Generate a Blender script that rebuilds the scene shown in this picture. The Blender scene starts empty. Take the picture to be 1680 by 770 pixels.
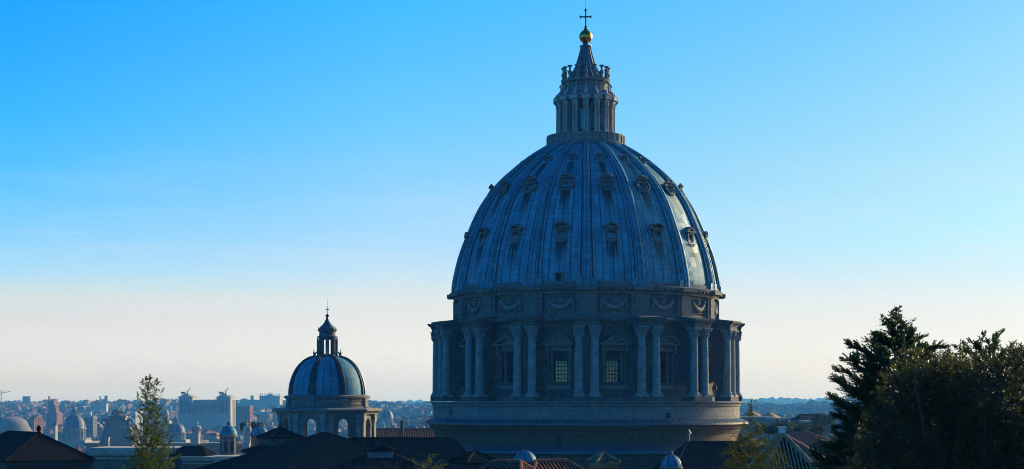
import bpy, bmesh, math, random
from mathutils import Vector, Matrix, noise as mnoise
R = math.radians
PI = math.pi
rnd = random.Random(7)
SC = bpy.context.scene
COL = SC.collection
F = 2784.0          # focal length in pixels of a 1680 px wide frame
CZ = 62.0           # eye height above the city's ground


def at(px, py, Y):
    """point seen at pixel (px, py) of the 1680x770 frame, Y metres in front of the camera"""
    return Vector(((px - 840) * Y / F, Y, CZ - (py - 660) * Y / F))


# ------------------------------------------------------------------ camera
cam = bpy.data.cameras.new('camera')
cam.sensor_width = 36
cam.lens = 36 * F / 1680
cam.shift_y = (660 - 385) / 1680
cam.clip_start = 1
cam.clip_end = 60000
co = bpy.data.objects.new('camera', cam)
co.location = (0, 0, CZ)
co.rotation_euler = (R(90), 0, 0)
COL.objects.link(co)
SC.camera = co

# ------------------------------------------------------------------ light
SUN_AZ = 49.0       # degrees to the right of the view direction
SUN_EL = 17.5
sl = bpy.data.lights.new('sun', 'SUN')
sl.energy = 4.6
sl.angle = R(0.5)
sl.color = (1.0, 0.80, 0.58)
so = bpy.data.objects.new('sun', sl)
so.rotation_euler = (R(90 - SUN_EL), 0, R(180 - SUN_AZ))
so.location = (300, 300, 400)
COL.objects.link(so)

W = bpy.data.worlds.new('World')
SC.world = W
W.use_nodes = True
W.cycles.sampling_method = 'MANUAL'
W.cycles.sample_map_resolution = 2048


class NT:
    """small helper round a node tree"""
    def __init__(s, nt):
        s.t = nt
        nt.nodes.clear()

    def n(s, typ, ins=None, **kw):
        nd = s.t.nodes.new(typ)
        for k, v in kw.items():
            setattr(nd, k, v)
        for k, v in (ins or {}).items():
            if isinstance(v, bpy.types.NodeSocket):
                s.t.links.new(v, nd.inputs[k])
            else:
                nd.inputs[k].default_value = v
        return nd

    def m(s, op, a, b=0.0, c=None, clamp=False):
        ins = {0: a, 1: b}
        if c is not None:
            ins[2] = c
        return s.n('ShaderNodeMath', ins, operation=op, use_clamp=clamp).outputs[0]

    def mix(s, f, a, b, mode='MIX'):
        nd = s.n('ShaderNodeMix', data_type='RGBA', blend_type=mode, clamp_factor=True)
        for k, v in ((0, f), (6, a), (7, b)):
            if isinstance(v, bpy.types.NodeSocket):
                s.t.links.new(v, nd.inputs[k])
            else:
                nd.inputs[k].default_value = v if k == 0 else (tuple(v) + (1,))[:4]
        return nd.outputs[2]

    def ramp(s, fac, stops, interp='LINEAR'):
        nd = s.n('ShaderNodeValToRGB', {0: fac})
        cr = nd.color_ramp
        cr.interpolation = interp
        while len(cr.elements) < len(stops):
            cr.elements.new(0.5)
        for e, (p, c) in zip(cr.elements, stops):
            e.position = p
            e.color = (tuple(c) + (1,))[:4] if not isinstance(c, (int, float)) else (c, c, c, 1)
        return nd.outputs[0]

    def noise(s, vec, scale, detail=3, rough=0.55):
        return s.n('ShaderNodeTexNoise', {'Vector': vec, 'Scale': scale, 'Detail': detail, 'Roughness': rough}).outputs[0]

    def mapping(s, vec, scale=(1, 1, 1), loc=(0, 0, 0)):
        return s.n('ShaderNodeMapping', {'Vector': vec, 'Scale': scale, 'Location': loc}).outputs[0]


w = NT(W.node_tree)
sky = w.n('ShaderNodeTexSky', sky_type='NISHITA', sun_disc=False, sun_elevation=R(SUN_EL), sun_rotation=R(SUN_AZ),
          altitude=60, air_density=1.0, dust_density=1.2, ozone_density=2.0)
wd = w.n('ShaderNodeTexCoord').outputs['Generated']
sep = w.n('ShaderNodeSeparateXYZ', {0: wd})
#SKYTINT
# the photograph's strongly graded blue: colour balance of the sky by elevation and by angle from the sun
hl = w.m('SQRT', w.m('ADD', w.m('MULTIPLY', sep.outputs[0], sep.outputs[0]), w.m('ADD', w.m('MULTIPLY', sep.outputs[1], sep.outputs[1]), 1e-6)))
csun = w.m('DIVIDE', w.m('ADD', w.m('MULTIPLY', sep.outputs[0], math.sin(R(SUN_AZ))), w.m('MULTIPLY', sep.outputs[1], math.cos(R(SUN_AZ)))), hl)
elf = w.m('DIVIDE', sep.outputs[2], 0.6, clamp=True)
EL = [36.0, 13.26, 11.34, 9.36, 7.35, 5.32, 4.3, 3.49, 2.67, 1.23, 0.1]
L_ = [[0.03, 0.62, 1.75], [0.056, 1.171, 2.291], [0.114, 1.204, 2.265], [0.171, 1.283, 2.182], [0.337, 1.352, 2.199], [0.787, 1.484, 2.317], [1.098, 1.625, 2.372], [1.629, 1.683, 2.105], [1.799, 1.706, 2.278], [1.973, 2.14, 3.285], [2.132, 2.373, 3.385]]
M_ = [[0.08, 0.75, 1.6], [0.207, 1.325, 2.015], [0.33, 1.295, 1.88], [0.471, 1.319, 1.838], [0.701, 1.291, 1.84], [0.95, 1.338, 1.917], [1.154, 1.408, 1.916], [1.411, 1.448, 1.825], [1.472, 1.496, 2.0], [1.59, 1.837, 2.808], [1.523, 1.972, 3.985]]
R_ = [[0.25, 0.75, 1.35], [0.466, 1.029, 1.377], [0.536, 1.054, 1.312], [0.612, 1.035, 1.261], [0.647, 1.02, 1.24], [0.632, 1.015, 1.325], [0.711, 0.96, 1.343], [0.797, 0.958, 1.346], [0.827, 0.969, 1.421], [0.802, 1.031, 1.689], [0.78, 1.141, 2.21]]


def sky_ramp(rows):
    st = [(math.sin(R(e)) / 0.6, tuple(c * 0.25 for c in r)) for e, r in zip(EL, rows)]
    return w.ramp(elf, sorted(st))


def mrange(v, a, b):
    return w.n('ShaderNodeMapRange', {0: v, 1: a, 2: b, 3: 0.0, 4: 1.0}).outputs[0]


tint = w.mix(mrange(csun, 0.60, 0.842), w.mix(mrange(csun, 0.416, 0.60), sky_ramp(L_), sky_ramp(M_)), sky_ramp(R_))
# deepest and darkest blue on the side away from the sun
tint = w.mix(mrange(csun, -0.5, 0.416), w.mix(1.0, tint, (0.18, 0.98, 1.15), 'MULTIPLY'), tint)
skyc = w.mix(1.0, w.mix(1.0, sky.outputs[0], tint, 'MULTIPLY'), (4, 4, 4), 'MULTIPLY')
# warm glare round the sun, which stands outside the picture on the right
sdir = (math.sin(R(SUN_AZ)) * math.cos(R(SUN_EL)), math.cos(R(SUN_AZ)) * math.cos(R(SUN_EL)), math.sin(R(SUN_EL)))
sdot = w.n('ShaderNodeVectorMath', {0: wd, 1: sdir}, operation='DOT_PRODUCT').outputs['Value']
glare = w.m('POWER', mrange(sdot, 0.86, 1.0), 1.5)
skyc = w.mix(glare, skyc, w.mix(1.0, skyc, (10.5, 6.2, 3.0), 'MULTIPLY'))
# thin cirrus bands and, far beyond the plain, a barely visible mountain range
azn = w.m('ARCTAN2', sep.outputs[0], sep.outputs[1])
cv = w.n('ShaderNodeCombineXYZ', {0: w.m('MULTIPLY', azn, 7.0), 1: w.m('MULTIPLY', sep.outputs[2], 62.0), 2: 1.7}).outputs[0]
cir = w.ramp(w.n('ShaderNodeTexNoise', {'Vector': cv, 'Scale': 1.0, 'Detail': 7, 'Roughness': 0.65, 'Distortion': 0.8}).outputs[0], [(0.46, 0), (0.74, 1)])
band = w.ramp(w.m('MULTIPLY', sep.outputs[2], 5.0, clamp=True), [(0.05, 0), (0.22, 1), (0.42, 1), (0.75, 0.0)])
skyc = w.mix(w.m('MULTIPLY', w.m('MULTIPLY', cir, band), 0.24), skyc, (8.5, 8.5, 8.3))
mv = w.n('ShaderNodeCombineXYZ', {0: w.m('MULTIPLY', azn, 11.0), 1: 0.35}).outputs[0]
mh = w.m('MULTIPLY', w.m('SUBTRACT', w.noise(mv, 1.0, 5, 0.5), 0.36), 0.10)
mon = w.n('ShaderNodeMapRange', {0: w.m('SUBTRACT', mh, sep.outputs[2]), 1: 0.0, 2: 0.003, 3: 0.0, 4: 0.05}).outputs[0]
skyc = w.mix(mon, skyc, (3.0, 4.6, 6.6))
#SKYEND
bg = w.n('ShaderNodeBackground', {0: skyc, 1: 0.1})
wo = w.n('ShaderNodeOutputWorld', {0: bg.outputs[0]})

SC.view_settings.view_transform = 'Standard'
SC.view_settings.look = 'None'
SC.view_settings.exposure = 0.0
SC.view_settings.gamma = 1.0
SC.view_settings.use_curve_mapping = False
SC.render.engine = 'CYCLES'
cy = SC.cycles
cy.max_bounces = 6
cy.diffuse_bounces = 1
cy.glossy_bounces = 3
cy.transparent_max_bounces = 16
cy.volume_bounces = 0
cy.use_denoising = True
cy.denoising_prefilter = 'NONE'
cy.filter_width = 1.0
cy.sample_clamp_indirect = 4
cy.caustics_reflective = False
cy.caustics_refractive = False


# ------------------------------------------------------------------ geometry helpers
class MB:
    """collects shapes and links them as ONE mesh object"""
    def __init__(s, dz=0.0):
        s.v = []; s.f = []; s.mi = []; s.dz = dz; s.cur = 0

    def add(s, vs, fs):
        o = len(s.v)
        s.v.extend(Vector(p) for p in vs)
        for f in fs:
            s.f.append([i + o for i in f]); s.mi.append(s.cur)

    def box(s, x0, x1, y0, y1, z0, z1, M=None):
        vs = [Vector(p) for p in ((x0, y0, z0), (x1, y0, z0), (x1, y1, z0), (x0, y1, z0), (x0, y0, z1), (x1, y0, z1), (x1, y1, z1), (x0, y1, z1))]
        if M is not None:
            vs = [M @ p for p in vs]
        s.add(vs, [(0, 3, 2, 1), (4, 5, 6, 7), (0, 1, 5, 4), (1, 2, 6, 5), (2, 3, 7, 6), (3, 0, 4, 7)])

    def lathe(s, prof, n=48, a0=0.0, a1=360.0, c=(0, 0), closed=False, phase=0.0):
        full = abs(a1 - a0) >= 359.9
        m = n if full else n + 1
        pr = list(prof) + ([prof[0]] if closed else [])
        vs = []
        for i in range(m):
            a = R(a0 + phase + (a1 - a0) * i / n)
            sa, ca = math.sin(a), math.cos(a)
            for r, z in pr:
                vs.append((c[0] + r * sa, c[1] - r * ca, z))
        k = len(pr); fs = []
        for i in range(n):
            j = (i + 1) % m
            for q in range(k - 1):
                fs.append((i * k + q, j * k + q, j * k + q + 1, i * k + q + 1))
        s.add(vs, fs)

    def tube(s, pts, rad, n=8, cap=True):
        pts = [Vector(p) for p in pts]
        rs = rad if isinstance(rad, (list, tuple)) else [rad] * len(pts)
        vs = []; fs = []
        up = Vector((0, 0, 1))
        for i, p in enumerate(pts):
            d = (pts[min(i + 1, len(pts) - 1)] - pts[max(i - 1, 0)])
            d = d.normalized() if d.length > 1e-9 else Vector((0, 0, 1))
            a = d.cross(up if abs(d.z) < 0.95 else Vector((1, 0, 0))).normalized()
            b = d.cross(a).normalized()
            for k in range(n):
                t = 2 * PI * k / n
                vs.append(p + (a * math.cos(t) + b * math.sin(t)) * rs[i])
        for i in range(len(pts) - 1):
            for k in range(n):
                k2 = (k + 1) % n
                fs.append((i * n + k, i * n + k2, (i + 1) * n + k2, (i + 1) * n + k))
        if cap:
            fs.append(tuple(range(n)))
            fs.append(tuple(range((len(pts) - 1) * n, len(pts) * n)))
        s.add(vs, fs)

    def prism(s, poly, y0, y1, M=None):
        """polygon given in (x, z), extruded along y"""
        n = len(poly)
        vs = [Vector((x, y0, z)) for x, z in poly] + [Vector((x, y1, z)) for x, z in poly]
        if M is not None:
            vs = [M @ p for p in vs]
        fs = [tuple(range(n)), tuple(range(2 * n - 1, n - 1, -1))]
        for i in range(n):
            j = (i + 1) % n
            fs.append((i, i + n, j + n, j))
        s.add(vs, fs)

    def sphere(s, c, r, n=16, m=10, sz=1.0):
        s.lathe([(max(r * math.sin(PI * i / m), 0.0005), c[2] - r * sz * math.cos(PI * i / m)) for i in range(m + 1)], n, c=(c[0], c[1]))

    def build(s, name, mat, parent=None, smooth=38, recalc=True):
        me = bpy.data.meshes.new(name)
        me.from_pydata([(p[0], p[1], p[2] - s.dz) for p in s.v], [], s.f)
        for m in (mat if isinstance(mat, (list, tuple)) else [mat]):
            me.materials.append(m)
        if any(s.mi):
            me.polygons.foreach_set('material_index', s.mi)
        if recalc:
            b = bmesh.new(); b.from_mesh(me)
            bmesh.ops.recalc_face_normals(b, faces=b.faces)
            b.to_mesh(me); b.free()
        if smooth:
            me.shade_smooth()
            me.set_sharp_from_angle(angle=R(smooth))
        me.update()
        o = bpy.data.objects.new(name, me)
        COL.objects.link(o)
        if parent is not None:
            o.parent = parent
        return o


def thing(name, label, cat, loc=(0, 0, 0), rz=0.0, group=None):
    o = bpy.data.objects.new(name, None)
    o.empty_display_size = 0.5
    o.location = loc; o.rotation_euler = (0, 0, rz)
    COL.objects.link(o)
    o['label'] = label; o['category'] = cat
    if group:
        o['group'] = group
    return o


def tag(o, label, cat, group=None):
    o['label'] = label; o['category'] = cat
    if group:
        o['group'] = group
    return o


def struct(o, kind='structure'):
    o['kind'] = kind
    return o


def dup(o, parent=None, rz=None, loc=None):
    """a copy of an object with copies of everything under it"""
    c = o.copy(); COL.objects.link(c)
    if parent is not None:
        c.parent = parent
    if rz is not None:
        c.rotation_euler = (0, 0, rz)
    if loc is not None:
        c.location = loc
    for ch in list(o.children):
        dup(ch, c)
    return c


def lerp_tab(tab, x):
    if x <= tab[0][0]:
        return tab[0][1]
    for (a, u), (b, v) in zip(tab, tab[1:]):
        if x <= b:
            return u + (v - u) * (x - a) / (b - a)
    return tab[-1][1]


def rotz(a):
    return Matrix.Rotation(a, 4, 'Z')


def fbm(x, y, z=0.0, o=4):
    return mnoise.fractal(Vector((x, y, z)), 1.0, 2.0, o)


# ------------------------------------------------------------------ materials
def new_mat(name):
    m = bpy.data.materials.new(name); m.use_nodes = True
    return m, NT(m.node_tree)


def finish(t, col, rough=0.8, metal=0.0, bump=None, bdist=0.05, spec=0.2, bstr=0.6):
    ins = {'Base Color': col, 'Roughness': rough, 'Metallic': metal, 'Specular IOR Level': spec}
    if not isinstance(col, bpy.types.NodeSocket):
        ins['Base Color'] = (tuple(col) + (1,))[:4]
    if bump is not None:
        ins['Normal'] = t.n('ShaderNodeBump', {'Height': bump, 'Distance': bdist, 'Strength': bstr}).outputs[0]
    p = t.n('ShaderNodeBsdfPrincipled', ins)
    t.n('ShaderNodeOutputMaterial', {0: p.outputs[0]})


def stone(name, base, dark, joints=1.1, stain=0.6, rough=0.85, nscale=0.35):
    m, t = new_mat(name)
    c = t.n('ShaderNodeTexCoord').outputs['Object']
    big = t.ramp(t.noise(c, nscale, 5, 0.6), [(0.35, 0), (0.7, 1)])
    streak = t.ramp(t.noise(t.mapping(c, (1.6, 1.6, 0.12)), 1.0, 4, 0.6), [(0.48, 0), (0.68, 1)])
    fine = t.noise(c, 3.0, 4, 0.7)
    f = t.m('MULTIPLY', t.m('MAXIMUM', t.m('MULTIPLY', big, 0.55), streak), stain, clamp=True)
    col = t.mix(f, base, dark)
    blot = t.ramp(t.noise(c, 1.1, 5, 0.7), [(0.38, 0), (0.62, 1)])
    col = t.mix(0.5, col, t.mix(blot, [x * 0.45 for x in base], [min(x * 1.5, 0.75) for x in base]))
    col = t.mix(0.25, col, t.mix(fine, [x * 0.4 for x in base], [min(x * 1.5, 0.75) for x in base]))
    hgt = fine
    if joints:
        sp = t.n('ShaderNodeSeparateXYZ', {0: c})
        zz = t.m('FRACT', t.m('DIVIDE', sp.outputs[2], joints))
        line = t.m('LESS_THAN', zz, 0.06)
        bl = t.n('ShaderNodeTexWhiteNoise', {'W': t.m('FLOOR', t.m('DIVIDE', sp.outputs[2], joints))}, noise_dimensions='1D').outputs[0]
        col = t.mix(t.m('MULTIPLY', line, 0.65), col, [x * 0.4 for x in base])
        col = t.mix(t.m('MULTIPLY', bl, 0.3), col, [x * 0.5 for x in base])
        hgt = t.m('SUBTRACT', fine, t.m('MULTIPLY', line, 0.7))
    finish(t, col, rough, 0, hgt, 0.05)
    return m


def lead_dome(name, zs=(), bays=16, strips=5, course=0.9, base=(0.055, 0.285, 0.37), zoff=0.0, drip=5.0, half=0.13):
    """lead sheets: standing seams, courses, pale and dark sheets, rain streaks under the dormers"""
    m, t = new_mat(name)
    c = t.n('ShaderNodeTexCoord').outputs['Object']
    sp = t.n('ShaderNodeSeparateXYZ', {0: c})
    az = t.m('DIVIDE', t.m('ARCTAN2', sp.outputs[0], t.m('MULTIPLY', sp.outputs[1], -1)), 2 * PI)
    z = t.m('ADD', sp.outputs[2], zoff)
    u = t.m('MULTIPLY', t.m('ADD', az, 1.0), bays * strips)
    v = t.m('DIVIDE', z, course)
    seam = t.m('LESS_THAN', t.m('ABSOLUTE', t.m('SUBTRACT', t.m('FRACT', u), 0.5)), 0.055)
    lap = t.m('LESS_THAN', t.m('FRACT', v), 0.07)
    uv = t.n('ShaderNodeCombineXYZ', {0: t.m('FLOOR', t.m('ADD', u, 0.5)), 1: t.m('FLOOR', v)}).outputs[0]
    sheet = t.n('ShaderNodeTexWhiteNoise', {'Vector': uv}, noise_dimensions='2D').outputs[0]
    sv = t.n('ShaderNodeCombineXYZ', {0: t.m('MULTIPLY', az, bays * 16.0), 1: t.m('MULTIPLY', z, 0.16), 2: 0.0}).outputs[0]
    streak = t.ramp(t.noise(sv, 1.0, 4, 0.65), [(0.45, 0), (0.72, 1)])
    big = t.noise(c, 0.22, 4, 0.6)
    col = t.mix(sheet, [x * 0.75 for x in base], [x * 1.22 for x in base])
    col = t.mix(t.m('MULTIPLY', streak, 0.8), col, [x * 0.4 for x in base])
    col = t.mix(t.ramp(big, [(0.5, 0), (0.75, 0.5)]), col, [x * 1.5 for x in base])
    bay = t.m('ABSOLUTE', t.m('SUBTRACT', t.m('FRACT', t.m('MULTIPLY', t.m('ADD', az, 1.0), bays)), 0.5))
    sv2 = t.n('ShaderNodeCombineXYZ', {0: t.m('MULTIPLY', az, bays * 34.0), 1: t.m('MULTIPLY', z, 0.22), 2: 3.0}).outputs[0]
    fine = t.ramp(t.noise(sv2, 1.0, 3, 0.6), [(0.36, 0), (0.6, 1)])
    for zt in zs:
        d = t.m('DIVIDE', t.m('SUBTRACT', zt, z), drip)
        on = t.m('MULTIPLY', t.m('GREATER_THAN', d, 0.0), t.m('SUBTRACT', 1.0, d, clamp=True))
        side = t.m('SUBTRACT', 1.0, t.m('DIVIDE', bay, half), clamp=True)
        f = t.m('MULTIPLY', t.m('MULTIPLY', on, t.m('POWER', side, 0.4)), t.m('ADD', fine, 0.15), clamp=True)
        col = t.mix(t.m('MULTIPLY', f, 2.1, clamp=True), col, (0.012, 0.012, 0.013))
    line = t.m('MAXIMUM', seam, t.m('MULTIPLY', lap, 0.7))
    col = t.mix(t.m('MULTIPLY', line, 0.85), col, [x * 0.15 for x in base])
    h = t.m('ADD', t.m('MULTIPLY', sheet, 0.3), t.m('ADD', t.m('MULTIPLY', seam, 0.8), t.m('MULTIPLY', big, 0.5)))
    rough = t.m('ADD', 0.55, t.m('MULTIPLY', sheet, 0.2))
    finish(t, col, rough, 0.0, h, 0.12, 0.28, 0.7)
    return m


def plain(name, col, rough=0.7, metal=0.0, var=0.3, scale=2.0, spec=0.4, bump=True):
    m, t = new_mat(name)
    c = t.n('ShaderNodeTexCoord').outputs['Object']
    n = t.noise(c, scale, 4, 0.6)
    cc = t.mix(n, [x * (1 - var) for x in col], [x * (1 + var) for x in col])
    finish(t, cc, rough, metal, n if bump else None, 0.03, spec)
    return m


def tiles(name, a, b, scale=1.2):
    """weathered roof tiles: single tiles darker or paler, lichen patches"""
    m, t = new_mat(name)
    c = t.n('ShaderNodeTexCoord').outputs['Object']
    vo = t.n('ShaderNodeTexVoronoi', {'Vector': c, 'Scale': 2.6}, feature='F1')
    tile = t.n('ShaderNodeSeparateColor', {0: vo.outputs[1]}).outputs[0]
    n = t.noise(c, scale * 0.4, 5, 0.65)
    col = t.mix(tile, a, b)
    col = t.mix(t.ramp(n, [(0.42, 0), (0.66, 0.75)]), col, [x * 0.45 for x in a])
    finish(t, col, 0.95, 0, tile, 0.05, 0.06)
    return m


def house_wall(name, col, floor_h=3.6, win=3.2, wcol=(0.03, 0.03, 0.035)):
    """rendered town wall with rows of dark window openings"""
    m, t = new_mat(name)
    c = t.n('ShaderNodeTexCoord').outputs['Object']
    sp = t.n('ShaderNodeSeparateXYZ', {0: c})
    g = t.n('ShaderNodeNewGeometry')
    nt_ = t.n('ShaderNodeVectorTransform', {0: g.outputs['Normal']}, vector_type='NORMAL', convert_from='WORLD', convert_to='OBJECT').outputs[0]
    ns = t.n('ShaderNodeSeparateXYZ', {0: nt_})
    isx = t.m('GREATER_THAN', t.m('ABSOLUTE', ns.outputs[0]), 0.7)
    s = t.m('ADD', t.m('MULTIPLY', isx, sp.outputs[1]), t.m('MULTIPLY', t.m('SUBTRACT', 1.0, isx), sp.outputs[0]))
    fx = t.m('ABSOLUTE', t.m('SUBTRACT', t.m('FRACT', t.m('DIVIDE', t.m('ADD', s, 100.0), win)), 0.5))
    fz = t.m('ABSOLUTE', t.m('SUBTRACT', t.m('FRACT', t.m('DIVIDE', sp.outputs[2], floor_h)), 0.55))
    on = t.m('MULTIPLY', t.m('LESS_THAN', fx, 0.19), t.m('LESS_THAN', fz, 0.27))
    n = t.noise(c, 0.25, 3, 0.6)
    cc = t.mix(n, [x * 0.75 for x in col], [min(x * 1.2, 0.8) for x in col])
    cc = t.mix(t.m('MULTIPLY', on, 0.92), cc, wcol)
    finish(t, cc, 0.9, spec=0.05)
    return m


def leafmat(name, a, b, gloss=0.45, trans=0.3, tcol=None, spec=0.5):
    m, t = new_mat(name)
    g = t.n('ShaderNodeNewGeometry')
    rp = g.outputs['Random Per Island']
    col = t.mix(rp, a, b)
    p = t.n('ShaderNodeBsdfPrincipled', {'Base Color': col, 'Roughness': gloss, 'Specular IOR Level': spec})
    tr = t.n('ShaderNodeBsdfTranslucent', {0: t.mix(rp, tcol or b, [x * 1.6 for x in (tcol or b)])})
    mx = t.n('ShaderNodeMixShader', {0: trans, 1: p.outputs[0], 2: tr.outputs[0]})
    t.n('ShaderNodeOutputMaterial', {0: mx.outputs[0]})
    return m


M_STONE = stone('travertine', (0.172, 0.165, 0.151), (0.05, 0.046, 0.042))
M_STONE2 = stone('pale_travertine', (0.238, 0.225, 0.202), (0.08, 0.07, 0.058))
M_STONEW = stone('shade_toned_travertine', (0.125, 0.118, 0.11), (0.045, 0.04, 0.036))  # darker copy for drum wall and buttresses; recess shade put into its colour
M_LANT = stone('lantern_travertine', (0.40, 0.37, 0.33), (0.15, 0.135, 0.12), joints=0, stain=0.4)
M_STONEB = stone('painted_recess_stone', (0.10, 0.058, 0.036), (0.04, 0.028, 0.02), joints=0)  # recess shade and sun through the lantern put into the core's colour
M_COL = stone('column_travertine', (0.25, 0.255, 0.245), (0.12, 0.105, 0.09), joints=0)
M_BRICK = stone('old_render', (0.135, 0.083, 0.045), (0.04, 0.028, 0.018), joints=0.7)
M_LEAD = lead_dome('lead_sheet', zs=(90.7 - 44, 99.6 - 44, 105.5 - 44))
M_RIB = lead_dome('lead_rib', bays=120, strips=1, course=1.1, base=(0.055, 0.285, 0.37))
M_LEADP = plain('lead_plain', (0.07, 0.10, 0.12), 0.45, 0.15, 0.45, 0.8)
M_LEADS = lead_dome('lead_small_dome', bays=8, strips=4, course=0.9, base=(0.055, 0.285, 0.37))
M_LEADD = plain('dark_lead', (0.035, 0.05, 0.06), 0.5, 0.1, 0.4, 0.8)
M_DARK = plain('dark_opening', (0.012, 0.012, 0.014), 0.6)
M_IRON = plain('iron', (0.03, 0.03, 0.032), 0.55, 0.6)
M_GOLD = plain('gilt_bronze', (0.75, 0.33, 0.03), 0.28, 1.0, 0.25, 1.2)
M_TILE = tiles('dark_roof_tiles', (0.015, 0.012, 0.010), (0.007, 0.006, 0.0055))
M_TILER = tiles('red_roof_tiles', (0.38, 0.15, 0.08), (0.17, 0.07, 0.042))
M_TILEG = tiles('grey_roof_tiles', (0.36, 0.27, 0.16), (0.18, 0.135, 0.08))
M_TILEO = tiles('orange_roof_tiles', (0.36, 0.16, 0.06), (0.22, 0.09, 0.04), 0.3)
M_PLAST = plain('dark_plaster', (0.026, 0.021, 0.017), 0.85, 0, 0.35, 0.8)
M_OCHRE = plain('ochre_plaster', (0.28, 0.13, 0.055), 0.85, 0, 0.3, 0.8)
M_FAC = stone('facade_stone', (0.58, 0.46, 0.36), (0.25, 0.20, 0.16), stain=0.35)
M_BLK = stone('dark_block_stone', (0.22, 0.15, 0.10), (0.09, 0.065, 0.045))  # darker, browner stone of the two roof blocks
M_STAT = stone('statue_stone', (0.62, 0.52, 0.42), (0.22, 0.18, 0.15), joints=0)
M_GREYW = plain('grey_painted_wall', (0.16, 0.16, 0.155), 0.8, 0, 0.25, 1.0)
M_WHITE = plain('white_paint', (0.6, 0.58, 0.54), 0.6, 0, 0.15, 0.8)
M_BARK = plain('bark', (0.07, 0.05, 0.035), 0.9, 0, 0.4, 8)
mg, tg = new_mat('window_glass')
tr_ = tg.n('ShaderNodeBsdfTransparent', {0: (0.19, 0.165, 0.13, 1)})
gl_ = tg.n('ShaderNodeBsdfGlossy', {0: (0.8, 0.8, 0.8, 1), 1: 0.08})
mx_ = tg.n('ShaderNodeMixShader', {0: 0.12, 1: tr_.outputs[0], 2: gl_.outputs[0]})
tg.n('ShaderNodeOutputMaterial', {0: mx_.outputs[0]})
M_GLASS = mg
M_PANE = plain('dark_pane', (0.02, 0.025, 0.03), 0.12, 0, 0.1, 1, 0.8, False)

# ------------------------------------------------------------------ terrain
HT = [(0, 59), (25, 58.5), (45, 52), (70, 47), (120, 38), (200, 28), (330, 24), (600, 5), (1200, 0), (2200, 2), (3000, 10), (3700, 30), (4400, 58), (5000, 62), (6000, 54), (9000, 42), (12500, 60), (15500, 55)]
HTR = [(0, 59), (25, 58.5), (45, 52), (70, 47), (120, 38), (200, 28), (330, 24), (440, 32), (640, 40), (1000, 38), (1800, 34), (2600, 34), (3600, 47), (4300, 52), (5200, 38), (7000, 46), (9500, 66), (12500, 62), (15500, 55)]


def H(x, y):
    d = math.hypot(x, y)
    a = math.degrees(math.atan2(x, max(y, 1e-3))) if y > 0 else 0
    k = min(max((a + 5.5) / 4.0, 0), 1)
    h = lerp_tab(HT, d) * (1 - k) + lerp_tab(HTR, d) * k
    if d > 700:
        amp = min((d - 700) / 3000, 1.0)
        h += amp * ((9 + 5 * k) * fbm(x / 900, y / 900, 1.3) + (4 + 4 * k) * fbm(x / 260, y / 260, 7.1))
    if 2600 < d < 6500:
        h += k * 13 * fbm(a * 0.42, d / 1900, 2.2, 3)
    if d > 7000:
        h += 14 * fbm(x / 2600, y / 2600, 4.4) + 6 * fbm(x / 900, y / 900, 9.4)
    return h


def terrain():
    rs = [0, 6, 12, 18, 25, 32, 40, 50, 60, 75, 90, 110, 135, 165, 200, 240, 290, 350, 430, 520, 620]
    while rs[-1] < 15500:
        rs.append(rs[-1] * 1.035)
    angs = [-24 + 48 * i / 220 for i in range(221)]
    k = angs[-1]
    angs += [24 + (312) * i / 48 for i in range(1, 48)]
    vs = []; fs = []
    for r in rs:
        for a in angs:
            x, y = r * math.sin(R(a)), r * math.cos(R(a))
            vs.append((x, y, H(x, y)))
    n = len(angs)
    for i in range(len(rs) - 1):
        for j in range(n):
            j2 = (j + 1) % n
            fs.append((i * n + j, i * n + j2, (i + 1) * n + j2, (i + 1) * n + j))
    b = MB(); b.add(vs, fs)
    m, t = new_mat('ground_cover')
    c = t.n('ShaderNodeTexCoord').outputs['Object']
    n1 = t.noise(c, 0.004, 6, 0.6); n2 = t.noise(c, 0.05, 5, 0.65)
    col = t.mix(t.ramp(n1, [(0.4, 0), (0.62, 1)]), (0.05, 0.065, 0.028), (0.12, 0.10, 0.065))
    col = t.mix(t.m('MULTIPLY', n2, 0.7), col, (0.03, 0.04, 0.02))
    finish(t, col, 1.0, spec=0.0)
    return struct(b.build('terrain', m, recalc=False))


terrain()

# ------------------------------------------------------------------ the great dome
DX, DY, DB = 13.9, 320.0, 44.0
dome = thing('basilica_dome', 'huge ribbed lead dome on a columned stone drum, crowned by a lantern with golden ball', 'dome', (DX, DY, DB), R(-2.1))
KEYS = [(82.4, 24.45), (84.4, 24.35), (88.4, 23.5), (92.0, 22.3), (97.9, 19.75), (102.3, 16.7), (105.2, 13.7), (107.7, 10.5), (109.9, 7.0)]


def catmull(keys, per=8):
    ks = [Vector(k) for k in keys]
    ks = [ks[0] * 2 - ks[1]] + ks + [ks[-1] * 2 - ks[-2]]
    out = []
    for i in range(1, len(ks) - 2):
        p0, p1, p2, p3 = ks[i - 1:i + 3]
        for j in range(per):
            t = j / per
            out.append(0.5 * ((2 * p1) + (p2 - p0) * t + (2 * p0 - 5 * p1 + 4 * p2 - p3) * t * t + (3 * p1 - p0 - 3 * p2 + p3) * t ** 3))
    out.append(ks[-2])
    return [(p[1], p[0]) for p in out]      # (r, z)


PROF = catmull(KEYS)
RZ = [(z, r) for r, z in PROF]


def dome_r(z):
    return lerp_tab(RZ, z)


b = MB(DB); b.lathe(PROF, 192)
b.build('dome_shell', M_LEAD, dome, 60)


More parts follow.
